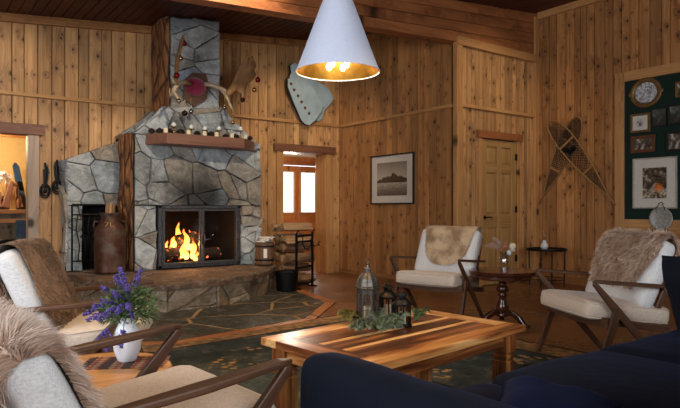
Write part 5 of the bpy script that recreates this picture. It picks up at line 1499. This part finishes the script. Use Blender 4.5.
for k in range(3):
    a = k*2*PI/3+.3; b = MB(); b.tube([(math.cos(a)*.15, math.sin(a)*.15, TZ-.074), (math.cos(a)*.22, math.sin(a)*.22, 0)], [.026,.018], 12); b.build('leg', M['slab'], o, smooth=True)
vp = floor_pt(127.5, 362, TZ)
def mat_mat():
    t = NT('kilim_mat'); o = t.obj(); ck = t.n('ShaderNodeTexChecker'); t.L(t.map(o, (1,1,0), (0,0,R(45))), ck.inputs[0]); ck.inputs['Scale'].default_value = 40
    n = t.noise(o, 160, 2); sx = t.n('ShaderNodeSeparateXYZ'); t.L(o, sx.inputs[0])
    st_ = t.math('GREATER_THAN', t.math('SINE', t.math('MULTIPLY', sx.outputs[0], 70)), .2)
    c = t.mix(ck.outputs['Fac'], srgb(128,54,40), srgb(150,120,90)); c = t.mix(st_, c, srgb(66,44,34)); c = t.mix(t.rng(n, .4, .6, 0, .4), c, srgb(40,26,20)); t.col(c); t.rough(.95); return t.m
b = MB(); b.box((0,0,.002), (.30, .20, .004)); 
for k in range(22):
    for sx_ in (-1, 1): b.bar([(sx_*.15, -.095+k*.009, .002), (sx_*.175, -.095+k*.009+random.uniform(-.004,.004), .0015)], .002, .002)
q = b.build('woven_mat', mat_mat()); q.location = (vp.x-.01, vp.y-.01, TZ+.0005); q.rotation_euler = (0,0,R(-30)); tag(q, 'small red and brown woven mat under the white vase', 'mat')
o = empty('flower_vase', (vp.x, vp.y, TZ+.005), 0, 'white ceramic vase of purple lavender on the live edge side table', 'vase')
b = MB(); b.lathe([(.030,0),(.040,.006),(.056,.05),(.060,.09),(.052,.13),(.036,.165),(.033,.185),(.036,.192),(.030,.190),(.028,.16),(.002,.15)], 36); b.f = b.f[:-1]; b.build('vase', M['ceramic'], o, smooth=True)
rg = random.Random(31); lv = MB(); fl_ = MB(); stm = MB()
heads = [(-.085,.31,0),(-.05,.35,.02),(-.02,.385,-.01),(.045,.375,.01),(-.10,.25,-.02),(-.06,.27,-.05),(-.02,.30,-.06),(.02,.32,-.05),(.03,.25,-.07),(-.17,.21,0),(-.13,.235,.02),(-.07,.21,-.08),(.0,.24,-.09),(-.09,.11,-.07),(-.045,.09,-.09),(.01,.105,-.09),(-.03,.335,.05),(.0,.28,.06),(-.12,.20,-.06),(.04,.22,-.06),(-.035,.24,-.09)]
for i, (dx, dz, dy) in enumerate(heads):
    e = S_(dx*.95, dz*.93+.015, dy); base = S_(0,.17); mid = base.lerp(e, .5)+V((0,0,.04)); stm.tube([base, mid, e], .0018, 5)
    d = (e-mid).normalized(); Lh = .075
    for j in range(46):
        t = rg.random(); a = rg.uniform(0, 2*PI); u = d.orthogonal().normalized(); w_ = d.cross(u)
        r_ = .017*(1-.55*t); p = e+d*Lh*(t-.5)+(u*math.cos(a)+w_*math.sin(a))*r_*rg.uniform(.4,1)
        n_ = (u*math.cos(a)+w_*math.sin(a)+d*.5).normalized(); q1 = n_.orthogonal().normalized()*.0065; q2 = n_.cross(q1)
        fl_.add([p-q1, p+q2, p+q1, p-q2, p+n_*.006], [(0,1,4),(1,2,4),(2,3,4),(3,0,4)], rg.random())
for i in range(1100):
    a = rg.uniform(0, 2*PI); el = rg.uniform(-.45, 1.15); r_ = rg.uniform(.03, .112); c_ = S_(.01, .20)
    d = V((math.cos(a)*math.cos(el), math.sin(a)*math.cos(el), math.sin(el))); p = c_+d*r_+V((0,0,.02))
    u = (d+V((rg.gauss(0,.5), rg.gauss(0,.5), rg.gauss(0,.5)))).normalized(); w_ = u.orthogonal().normalized()*.0045; Ll = rg.uniform(.02,.045)
    lv.add([p, p+u*Ll*.4+w_, p+u*Ll, p+u*Ll*.4-w_], [(0,1,2,3)], rg.random())
for (dx, dz) in ((.10,.27),(.075,.23),(.11,.20)): stm.tube([S_(0,.18), S_(dx*.5,dz-.01), S_(dx,dz)], .0016, 5)
stm.build('stems', M['leaf'], o); lv.build('leaves', M['leaf'], o, fix=False); 
M['lavender2'] = M['lavender']; fl_.build('lavender_flowers', M['lavender'], o, fix=False)

# ---- lanterns and spruce on the coffee table
tzw = tz
def on_table(px, py): return floor_pt(px, py, tzw)
q = on_table(368, 322.5); o = empty('metal_lantern', (q.x, q.y, tzw), .3, 'tall weathered silver lantern with a domed top and arched sides on the coffee table', 'lantern'); o.scale = (.86, .86, .98)
k = 1.0; n = 6; r_ = .068
def hexring(r, z, rot=0): return [(math.cos(rot+2*PI*i/6)*r, math.sin(rot+2*PI*i/6)*r, z) for i in range(6)]
b = MB(); b.lathe([(.074,0),(.076,.010),(.070,.016),(.066,.018)], 6); b.build('base', M['lantern_metal'], o, bevel=.001)
for i in range(6):
    p0 = V(hexring(r_, 0)[i]); p1 = V(hexring(r_, 0)[(i+1)%6]); t = (p1-p0); nrm = V(((p0+p1).x, (p0+p1).y, 0)).normalized(); wdt = t.length; t = t.normalized()
    b = MB(); z0_, z1_ = .018, .185
    # side panel with an arched opening and inner lattice
    half = wdt/2; c_ = (p0+p1)/2; iw = half*.62
    arch = [(-iw, z0_+.018)] + [(-iw*math.cos(a)*1.0, z1_-.055+.036*math.sin(a)**.8) for a in [j*PI/10 for j in range(11)]] + [(iw, z0_+.018)]
    outer = [(-half, z0_)] + [(-half+(2*half)*j/10, z1_) for j in range(11)] + [(half, z0_)]
    vs_ = []
    for h in (0, .003):
        for (a, z) in outer+arch: vs_.append(c_+t*a+V((0,0,z))+nrm*h)
    m_ = len(outer); fs = []
    for j in range(m_-1): fs += [(j, j+1, m_+j+1, m_+j), (2*m_+j, 2*m_+m_+j, 2*m_+m_+j+1, 2*m_+j+1)]
    fs += [(m_-1, 0, m_, 2*m_-1), (3*m_-1, 2*m_, 3*m_, 4*m_-1)]
    for j in range(m_-1): fs.append((m_+j, m_+j+1, 3*m_+j+1, 3*m_+j))
    b.add(vs_, fs); 
    for a in (-iw*.33, iw*.33): b.bar([c_+t*a+V((0,0,z0_+.015)), c_+t*a+V((0,0,z1_-.022))], .003, .003)
    b.bar([c_-t*iw+V((0,0,.075)), c_+t*iw+V((0,0,.075))], .003, .003); b.bar([c_-t*iw+V((0,0,.12)), c_+t*iw+V((0,0,.12))], .003, .003)
    b.build('side_panel', M['lantern_metal'], o)
b = MB(); b.lathe([(.060,.184),(.080,.188),(.082,.196),(.074,.200),(.070,.206)], 6); b.build('collar', M['brass'] if False else M['lantern_metal'], o, bevel=.001)
b = MB(); b.lathe([(.068,.205),(.066,.225),(.058,.245),(.044,.262),(.028,.274),(.020,.280),(.020,.292),(.026,.296),(.024,.302),(.010,.312),(.008,.318),(.012,.324),(.008,.330),(.002,.338)], 12); b.build('dome', M['lantern_metal'], o, smooth=False)
b = MB()
for i in range(12):
    a = 2*PI*i/12; b.tube([(math.cos(a)*rr_, math.sin(a)*rr_, z) for rr_, z in ((.069,.206),(.067,.226),(.059,.246),(.045,.263),(.029,.275))], .0022, 5)
b.build('dome_rib', M['lantern_metal'], o)
b = MB(); b.tube([(math.cos(t)*.012, 0, .343+math.sin(t)*.012) for t in [i*2*PI/16 for i in range(17)]], .002, 6, cap=False); b.build('ring', M['lantern_metal'], o, smooth=True)
b = MB(); b.lathe([(.028,.018),(.028,.09),(.01,.092)], 20); b.build('candle', M['candle'], o, smooth=False)
def black_lantern(q, label, s=1.0):
    o = empty('black_lantern', (q.x, q.y, tzw), .2, label, 'lantern', 'black lanterns on the coffee table')
    b = MB(); b.lathe([(.050*s,0),(.052*s,.008*s),(.046*s,.016*s),(.042*s,.018*s)], 20); b.build('base', M['black_iron'], o)
    for i in range(8):
        a = 2*PI*i/8; b = MB(); b.bar([(math.cos(a)*.042*s, math.sin(a)*.042*s, .016*s), (math.cos(a)*.042*s, math.sin(a)*.042*s, .112*s)], .007*s, .005*s); b.build('post', M['black_iron'], o)
    b = MB(); b.lathe([(.040*s,.018*s),(.040*s,.110*s)], 24); b.f = b.f[:-2]; b.build('glass', M['pane'], o, smooth=True)
    b = MB(); b.lathe([(.044*s,.108*s),(.054*s,.114*s),(.054*s,.120*s),(.040*s,.134*s),(.024*s,.146*s),(.020*s,.150*s),(.020*s,.160*s),(.030*s,.164*s),(.028*s,.170*s),(.014*s,.178*s),(.002,.180*s)], 24); b.build('lid', M['black_iron'], o); smooth_angle(o.children[-1])
    b = MB(); b.tube([(math.cos(t)*.016*s, 0, .188*s+math.sin(t)*.012*s) for t in [i*2*PI/16 for i in range(17)]], .002*s, 6, cap=False); b.build('ring', M['black_iron'], o, smooth=True)
    b = MB(); b.lathe([(.018*s,.018*s),(.018*s,.075*s),(.006*s,.076*s)], 16); b.build('candle', M['candle'], o)
black_lantern(on_table(402.5, 326), 'front black candle lantern with glass sides on the coffee table')
black_lantern(on_table(388, 318.5), 'rear black lantern half hidden behind the tall silver one', 1.06)
rg = random.Random(8)
def sprig(px, py, ang, L, mat, label, nb=5, wide=1.0):
    q = on_table(px, py); o = MB()
    def branch(p, d, L_, r0):
        pts = [p + d*L_*t + V((0,0,.012*math.sin(t*PI)*1.5)) for t in (0,.33,.66,1)]; o.tube(pts, r0, 5)
        nn = int(L_*3400)
        for i in range(nn):
            t = rg.random(); c = pts[0].lerp(pts[3], t)+V((0,0,.012*math.sin(t*PI)*1.5)); a = rg.uniform(0, 2*PI)
            u = d.orthogonal().normalized(); w_ = d.cross(u); dd = (u*math.cos(a)+w_*math.sin(a)+d*.75).normalized()
            if c.z+dd.z*.02 < tzw+.002: dd.z = abs(dd.z)
            e = c+dd*rg.uniform(.014,.024); sd = dd.orthogonal().normalized()*.0024
            o.add([c-sd, c+sd, e+sd*.6, e-sd*.6, c+V((0,0,.002))], [(0,1,2,3),(0,4,3),(1,2,4)], rg.random())
    d0 = V((math.cos(ang), math.sin(ang), 0)); c0 = V((q.x, q.y, tzw+.016))
    branch(c0-d0*L*.4, (d0+V((0,0,.12))).normalized(), L, .003)
    for i in range(nb):
        a = ang+(-1)**i*rg.uniform(.5,1.0)*wide; t = (i+.5)/nb
        branch(c0+d0*L*(t-.4)*.8+V((0,0,.008+.012*t)), V((math.cos(a), math.sin(a), rg.uniform(.0,.5))).normalized(), L*rg.uniform(.35,.5), .0022)
    m_ = o.build('spruce_sprig', mat, fix=False); tag(m_, label, 'greenery', 'greenery round the lanterns')
M['moss'] = plain('yellow_green_cedar', srgb(120,112,56), .8, var=.35, scale=40)
sprig(352, 322, R(205), .14, M['moss'], 'yellowish green sprig at the left of the tall silver lantern')
sprig(370, 333, R(190), .16, M['leaf_dark'], 'grey green spruce sprig in front of the tall lantern, pointing left')
sprig(384, 327, R(300), .17, M['leaf_dark'], 'large grey green spruce sprig between the silver and the front black lantern', 7)
sprig(378, 325, R(60), .13, M['leaf_dark'], 'upright grey green spruce sprig right beside the silver lantern foot', 6)
sprig(388, 333, R(345), .12, M['leaf_dark'], 'grey green spruce sprig nearest the sofa below the lanterns', 5)
sprig(418, 321, R(20), .09, M['leaf'], 'small green sprig to the right of the front black lantern', 4)

# ---- navy sofa
SO = empty('sofa', (2.13, .95, .010), 0, 'navy blue velvet sofa along the bottom right of the photo', 'sofa')
o_ = V((2.13, .95, 0))
def part(nm, c, size, r, puff=(0,0,0), n=14, wr=.006, mat=None, seed=0, Mr=None):
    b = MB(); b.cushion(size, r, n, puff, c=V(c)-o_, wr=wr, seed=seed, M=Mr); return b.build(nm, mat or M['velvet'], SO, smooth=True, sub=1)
part('base', (2.13, .90, .18), (2.15, 1.02, .22), .03)
part('armrest', (1.025, .835, .355), (.15, 1.37, .55), .06, (0,0,.01), 16, .008, seed=3)
part('armrest', (3.27, .80, .345), (.17, 1.30, .53), .06, (0,0,.01), seed=5)
part('backrest', (2.13, .24, .45), (2.2, .18, .76), .07)
xs = [1.105, 1.72, 2.43, 3.18]
for i in range(3):
    part('seat_cushion', ((xs[i]+xs[i+1])/2, .90, .365+(.012 if i else 0)), (xs[i+1]-xs[i]+.006, 1.08, .165), .06, (.0,.012,.030), 16, .010, seed=11+i)
    part('back_cushion', ((xs[i]+xs[i+1])/2, .385, .62), (xs[i+1]-xs[i], .14, .38), .07, (0,.03,0), 14, .010, seed=21+i)
for x in (1.1, 3.2):
    for y in (.42, 1.34): b = MB(); b.lathe([(.02,0),(.028,.075)], 16, V((x,y,0))-o_); b.build('leg', M['chairwood'], SO, smooth=True)
def throw_pillow(c, size, rot, label, mat, seed):
    Mr = Euler(rot).to_matrix(); b = MB(); n = 22
    for sd in (1, -1):
        n0 = len(b.v)
        for i in range(n+1):
            for j in range(n+1):
                u, v_ = i/n*2-1, j/n*2-1
                pin = 1-.10*(abs(u)**2)*(1-abs(v_)**2)-.0; pin2 = 1-.10*(abs(v_)**2)*(1-abs(u)**2)
                x = u*size/2*(1-.09*(1-abs(u)**6)*0)*pin2; y = v_*size/2*pin
                x = u*size/2*(1-.08*(1-v_*v_)); y = v_*size/2*(1-.08*(1-u*u))
                h = sd*.085*((1-u**4)*(1-v_**4))**.6*(1+.15*noise.noise(V((u*2, v_*2, seed))))
                p = V((x, y, h)); p += noise.noise_vector(p*9+V((seed,0,0)))*.006
                b.v.append(Mr @ p + V(c)); b.rnd.append(.5); b.pc.append(p)
        for i in range(n):
            for j in range(n):
                a = n0+i*(n+1)+j; b.f.append([a, a+1, a+n+2, a+n+1])
    m_ = b.build('throw_pillow', mat, smooth=True); bb = bmesh.new(); bb.from_mesh(m_.data); bmesh.ops.remove_doubles(bb, verts=bb.verts, dist=.012); bb.to_mesh(m_.data); bb.free()
    m_.data.polygons.foreach_set('use_smooth', [True]*len(m_.data.polygons))
    return tag(m_, label, 'pillow', 'navy pillows on the sofa')
throw_pillow((2.95, 1.20, .655), .43, (R(78), R(6), R(62)), 'dark navy pillow standing at the right end of the sofa', M['velvet'], 3)
throw_pillow((1.42, .94, .485), .36, (R(8), R(-8), R(28)), 'blue velvet pillow lying near the sofa arm at the bottom edge', M['velvet_blue'], 8)
# ================================================================ AROUND THE HEARTH
random.seed(41); rg = random.Random(41)
# milk can
o = empty('milk_can', (1.985, 7.24, HZ+.012), 0, 'tall rusty milk can holding kindling on the left of the hearth', 'milk can')
b = MB(); b.lathe([(.165,0),(.172,.012),(.172,.03),(.168,.04),(.174,.12),(.174,.46),(.168,.475),(.172,.485),(.150,.54),(.115,.590),(.100,.615),(.100,.655),(.118,.690),(.122,.700),(.114,.702),(.094,.66),(.094,.62),(.02,.60)], 44); b.build('body', M['rust_can'], o, smooth=True)
for a0 in (0, PI):
    b = MB(); b.tube([(math.cos(a0)*.115, math.sin(a0)*.115, .60), (math.cos(a0)*.175, math.sin(a0)*.175, .60), (math.cos(a0)*.185, math.sin(a0)*.185, .56), (math.cos(a0)*.165, math.sin(a0)*.165, .50)], .010, 8); b.build('handle', M['rust_can'], o, smooth=True)
# raised digit and letter on the shoulder
def shoulder(a, z): r_ = .150+(.54-z)*.0+(-(z-.54)*.7); return V((.593*0, 0, 0)) + V((math.cos(a)*r_, math.sin(a)*r_, z))
fa = math.atan2(-7.24, -1.985)
def sh_(u, v_): a = fa - .18 + u*1.9; return shoulder(a, .540+v_*1.25)+V((math.cos(a), math.sin(a), .6))*.004
M['raised'] = plain('worn_yellow_paint', srgb(170,140,90), .6, var=.3)
b = MB(); b.tube([sh_(-.16,.040), sh_(.02,.040), sh_(-.08,-.0)], .004, 6); b.tube([sh_(.12,.040), sh_(.12,.002), sh_(.24,.002)], .004, 6); b.build('marking', M['raised'], o)
for i in range(7):
    a = i*2*PI/7
    b = MB(); b.box((0,0,.10), (.032,.022,.20+.012*(i%3)), M=Euler((math.sin(a)*.05, math.cos(a)*.05, a)).to_matrix(), rnd=rg.random(), axis='z')
    m_ = b.build('kindling_stick', M['log_end'], bevel=.002); m_.location = (1.985+math.cos(a)*.034, 7.24+math.sin(a)*.034, HZ+.615)
    rk_ = sorted(range(7), key=lambda q: .805*math.cos(q*2*PI/7+.1)-.593*math.sin(q*2*PI/7+.1)).index(i)
    tag(m_, 'pale kindling stick in the milk can, '+['leftmost of the seven','second from the left','third from the left','middle one of the seven','third from the right','second from the right','rightmost of the seven'][rk_], 'kindling', 'kindling in the milk can')
# iron screen in the niche
o = empty('iron_stand', (1.86, 7.66, HZ+.01), 0, 'black wrought iron stand in the niche behind the milk can', 'stand')
b = MB(); w_, h_ = .20, .80
b.tube([(-w_,0,0),(-w_,0,h_)], .012, 8); b.tube([(w_,0,0),(w_,0,h_)], .012, 8); b.tube([(-w_,0,h_),(w_,0,h_)], .012, 8); b.tube([(-w_,0,.12),(w_,0,.12)], .010, 8); b.tube([(-w_,0,h_-.12),(w_,0,h_-.12)], .010, 8)
b.build('frame', M['black_iron'], o)
for i in range(5):
    x = -w_+(i+1)*w_/3; b = MB(); b.tube([(x,0,.12),(x+.02,.0,.3),(x-.02,0,.5),(x,0,h_-.12)], .007, 6); b.build('bar', M['black_iron'], o, smooth=True)
b = MB()
for sgn in (1, -1): b.tube([(sgn*(.06+math.cos(t)*.045*(1-t/9)), 0, .40+math.sin(t)*.045*(1-t/9)) for t in [i*.5 for i in range(16)]], .007, 6)
b.build('scroll', M['black_iron'], o, smooth=True)
# magazine crate
o = empty('newspaper_tub', (3.93, 7.03, HZ+.012), 0, 'small wooden tub of folded newspapers at the right end of the hearth', 'tub')
b = MB(); b.lathe([(.115,0),(.125,.02),(.128,.30),(.118,.30),(.112,.03),(.01,.02)], 18); b.build('tub', wood('dark_tub', srgb(62,42,30), srgb(110,80,56), .6, grain=20), o)
for z in (.06, .24): b = MB(); b.lathe([(.127,z),(.131,z),(.131,z+.02),(.127,z+.02)], 24); b.f = [f for f in b.f if len(f) == 4]; b.build('hoop', M['black_iron'], o)
fa = math.atan2(-7.03, -3.93); b = MB()
for i in range(7):
    a = fa+.35-.06*i-.1
    for z in (.10,.22): b.v.append(V((math.cos(a)*.133, math.sin(a)*.133, z))); b.rnd.append(.5); b.pc.append(V((0,0,0)))
for i in range(6): b.f.append([2*i,2*i+2,2*i+3,2*i+1])
b.build('paper_label', M['paper'], o)
for i in range(4):
    b = MB(); b.cushion((.19,.13,.018), .007, 6, c=(0,0,.009), wr=.003, seed=i); m_ = b.build('newspaper', M['paper'], smooth=True); m_.location = (3.93+.008*i, 7.03-.006*i, HZ+.313+.0185*i+.001); m_.rotation_euler = (0,0,.4+.5*i)
    tag(m_, ['folded newspaper at the bottom of the stack on the tub','second folded newspaper from the bottom on the tub','second folded newspaper from the top on the tub','folded newspaper on top of the stack on the tub'][i], 'newspaper', 'newspapers on the tub')
# split firewood stack
def splitlog(L, r, seed):
    q = random.Random(seed); b = MB(); n0 = 0
    kind = q.choice(('tri','half','quarter','tri'))
    if kind == 'tri': base = [(0,0)]+[(math.cos(a)*r*1.5, math.sin(a)*r*1.5) for a in (.1,.35,.6,.85,1.1)]
    elif kind == 'half': base = [(math.cos(a)*r, math.sin(a)*r) for a in [i*PI/7 for i in range(8)]]
    else: base = [(0,0)]+[(math.cos(a)*r*1.35, math.sin(a)*r*1.35) for a in [i*PI/2/6 for i in range(7)]]
    cx = sum(p[0] for p in base)/len(base); cy = sum(p[1] for p in base)/len(base); base = [(p[0]-cx, p[1]-cy) for p in base]; n = len(base)
    R_ = 7
    for i in range(R_+1):
        x = -L/2+L*i/R_
        for (a, c) in base:
            nz = noise.noise_vector(V((x*9, a*20+seed, c*20)))*.007; b.v.append(V((x, a+nz.y, c+nz.z))); b.rnd.append(q.random()*.0+((seed*.37)%1)); b.pc.append(V((a+seed, c, x)))
    for i in range(R_):
        for k in range(n): k2=(k+1)%n; b.f.append([i*n+k, i*n+k2, (i+1)*n+k2, (i+1)*n+k])
    b.f.append([k for k in range(n)][::-1]); b.f.append([R_*n+k for k in range(n)])
    return b
M['firewood'] = wood('firewood', srgb(88,62,42), srgb(170,132,94), .8, grain=26, rvar=.45, knots=.3)
protos = []
k = 0; z = .0
for row in range(6):
    for dpt in range(3):
        s_ = k*1.7+1
        if len(protos) < 8: m_ = splitlog(.46, .078, s_).build('firewood_log', M['firewood'], bevel=.003); protos.append(m_)
        else: m_ = protos[k % 8].copy(); C.objects.link(m_)
        m_.location = (4.46+rg.uniform(-.02,.02), 7.0+dpt*.14+rg.uniform(-.008,.008)+(.05 if row % 2 else 0), .075+row*.143); m_.rotation_euler = (rg.uniform(0,6.28), rg.uniform(-.03,.03), rg.uniform(-.06,.06)+ (PI if rg.random()<.5 else 0))
        where = ['front', 'middle', 'rear'][dpt]; lv = ['bottom','second','third','fourth','fifth','top'][row]
        tag(m_, f'split firewood log in the {lv} layer, {where} of the stack by the doorway', 'firewood', 'firewood stack beside the hearth'); k += 1
# black tool rack with tongs
o = empty('fireplace_tool_rack', (4.365, 6.72, 0), math.atan2(.2,.40), 'black iron fireplace tool rack standing before the firewood', 'tool rack')
b = MB(); W_ = .21
for s_ in (-1, 1): b.bar([(s_*W_,0,0),(s_*W_,0,.74)], .044, .014, up=(0,1,0)); b.bar([(s_*W_,-.07,.012),(s_*W_,.07,.012)], .03, .016)
for z in (.06, .28, .62, .70): b.bar([(-W_,0,z),(W_,0,z)], .012, .03)
b.bar([(-W_,0,.74),(-W_,-.04,.78)], .02, .01); b.bar([(W_,0,.74),(W_,-.04,.78)], .02, .01)
b.build('frame', M['black_iron'], o)
b = MB(); b.tube([(-.10,-.03,.70),(-.12,-.04,.60),(-.06,-.04,.53),(.02,-.04,.52),(.09,-.04,.56),(.12,-.03,.66)], .008, 8); b.build('tongs', M['black_iron'], o, smooth=True)
b = MB(); b.tube([(W_,0,.56),(W_+.05,-.02,.545),(W_+.10,-.03,.56),(W_+.13,-.03,.60),(W_+.17,-.03,.605)], .008, 8); b.tube([(W_+.11,-.03,.57),(W_+.16,-.03,.545)], .007, 6); b.build('hook', M['black_iron'], o, smooth=True)
# coal bucket
o = empty('coal_bucket', (3.985, 6.55, .012), 0, 'black metal coal bucket on the slate beside the hearth corner', 'bucket')
b = MB(); b.lathe([(.125,0),(.130,.008),(.152,.235),(.158,.242),(.158,.25),(.146,.248),(.126,.02),(.01,.012)], 32); b.build('bucket', M['black_iron'], o, smooth=False)
b = MB(); b.tube([(math.cos(t)*.155, .0-.02*math.sin(t), .235+math.sin(t)*.03) for t in [i*PI/12 for i in range(13)]], .004, 6); b.build('handle', M['black_iron'], o, smooth=True)
b = MB(); b.lathe([(.02,.20),(.14,.21),(.09,.235),(.02,.25)], 14); b.build('ash', M['soot'], o)

# ================================================================ SHOP BEYOND THE LEFT DOORWAY
o = empty('shop_counter', (1.0, 9.85, 0), 0, 'weathered board counter with a pale top beyond the left doorway', 'counter')
b = planks(-.9, .85, .99, lambda u, z, h: (u, -.30-h, z), seed=50); slab(b, (-.9,-.285,0), (.85,.3,.99), .3); b.build('front', M['grey_wood'], o)
b = MB(); slab(b, (-.95,-.36,.99), (.9,.32,1.045), .7, 'x'); b.build('worktop', M['pine_trim'], o, bevel=.005)
b = MB(); slab(b, (-.95,-.335,.86), (.9,-.318,.92), .7, 'x'); b.build('rail', M['pine_trim'], o, bevel=.004)
def at_y(px, py, y): s = (px-340)/F; Z = y/(.805-.593*s); return V(((.593+.805*s)*Z, y, CAM_Z+(208-py)*Z/F))
# leaning ski, boards
a = at_y(24.5, 206, 9.75); c = at_y(15.5, 163, 10.2)
o = empty('blue_ski', (a.x, a.y, 1.047), 0, 'short blue ski leaning on the wall behind the shop counter', 'ski'); d = (c-a); d.z = c.z-1.047
b = MB(); b.bar([(0,0,0),d*.5,d*.93,d*1.0], [.10,.11,.10,.03], .018, up=(-.3,1,0)); b.build('ski', M['blue_gear'], o, bevel=.004)
b = MB(); b.bar([d*.42+V((0,-.02,0)), d*.58+V((0,-.02,0))], .06, .05, up=(-.3,1,0)); b.build('binding', M['black_iron'], o, bevel=.004)
for i, (x0_, y0_, x1_, y1_, wd, lb) in enumerate([(5,206,12,181,.085,'brown wooden board leaning right on the shop counter'),(20.5,206,15,182,.08,'brown wooden board leaning left on the shop counter'),(-1.5,206,0,192,.06,'dark low block at the left on the shop counter')]):
    a = at_y(x0_, y0_, 9.7); c = at_y(x1_, y1_, 9.78); o = empty('wooden_boot_form', (a.x, a.y, 1.047), 0, lb, 'wooden form', 'wooden pieces on the shop counter'); d = c-a; d.z = c.z-1.047
    b = MB(); b.bar([(0,0,.02),d*.3,d*.8,d], [wd*1.2,wd,wd*.8,wd*.5], [.09,.07,.05,.04], up=(0,1,0), rnd=.3+.2*i); b.build('body', M['mantel'] if i != 1 else M['bark'], o, bevel=.01); b = MB(); b.bar([(-.05,0,.012),(.05,0,.012)], .12, .024); b.build('foot', M['frame_dark'], o, bevel=.003)
a = at_y(6, 206, 10.05); o = empty('cotton_stems', (a.x, 10.1, 1.047), 0, 'jar of white cotton stems behind the wooden pieces in the shop', 'flowers')
b = MB(); b.lathe([(.05,0),(.06,.02),(.06,.16),(.04,.2)], 18); b.build('jar', M['frame_dark'], o)
b = MB()
for i in range(9): d = V((rg.uniform(-.1,.1), rg.uniform(-.05,.05), .42+rg.uniform(-.06,.1))); b.tube([(0,0,.18), d], .004, 5)
b.build('stems', M['snowshoe'], o)
b = MB()
rg2 = random.Random(3)
for i in range(11): flower_ball(b, (rg2.uniform(-.09,.09), rg2.uniform(-.05,.05), .46+rg2.uniform(-.08,.1)), .04, 40, i)
b.build('cotton', M['ceramic'], o, fix=False)
a = at_y(23.5, 243, 9.35); o = empty('blue_bin', (a.x, 9.35, 0), 0, 'dark blue bin on a stand before the shop counter', 'bin')
b = MB(); b.lathe([(.09,.52),(.11,.53),(.12,.90),(.11,.90),(.10,.55),(.01,.54)], 4, M=Matrix.Rotation(R(45),3,'Z')); b.build('bin', M['blue_gear'], o)
for i in range(4): an = PI/4+i*PI/2; b = MB(); b.tube([(math.cos(an)*.09,math.sin(an)*.09,.525),(math.cos(an)*.10,math.sin(an)*.10,0)], .01, 6); b.build('leg', M['black_iron'], o)
o = empty('round_stool', (1.05, 8.95, 0), 0, 'round black topped stool at the left edge beyond the doorway', 'stool')
b = MB(); b.lathe([(.02,.60),(.17,.60),(.18,.62),(.18,.655),(.16,.67),(.02,.672)], 32); b.build('seat', M['black_iron'], o); smooth_angle(o.children[-1])
b = MB(); b.lathe([(.155,.575),(.165,.575),(.165,.60),(.155,.60)], 32); b.build('seat_ring', M['pine_trim'], o)
for i in range(4): an = PI/4+i*PI/2; b = MB(); b.tube([(math.cos(an)*.13,math.sin(an)*.13,.60),(math.cos(an)*.20,math.sin(an)*.20,0)], .014, 8); b.build('leg', M['grey_wood'], o)
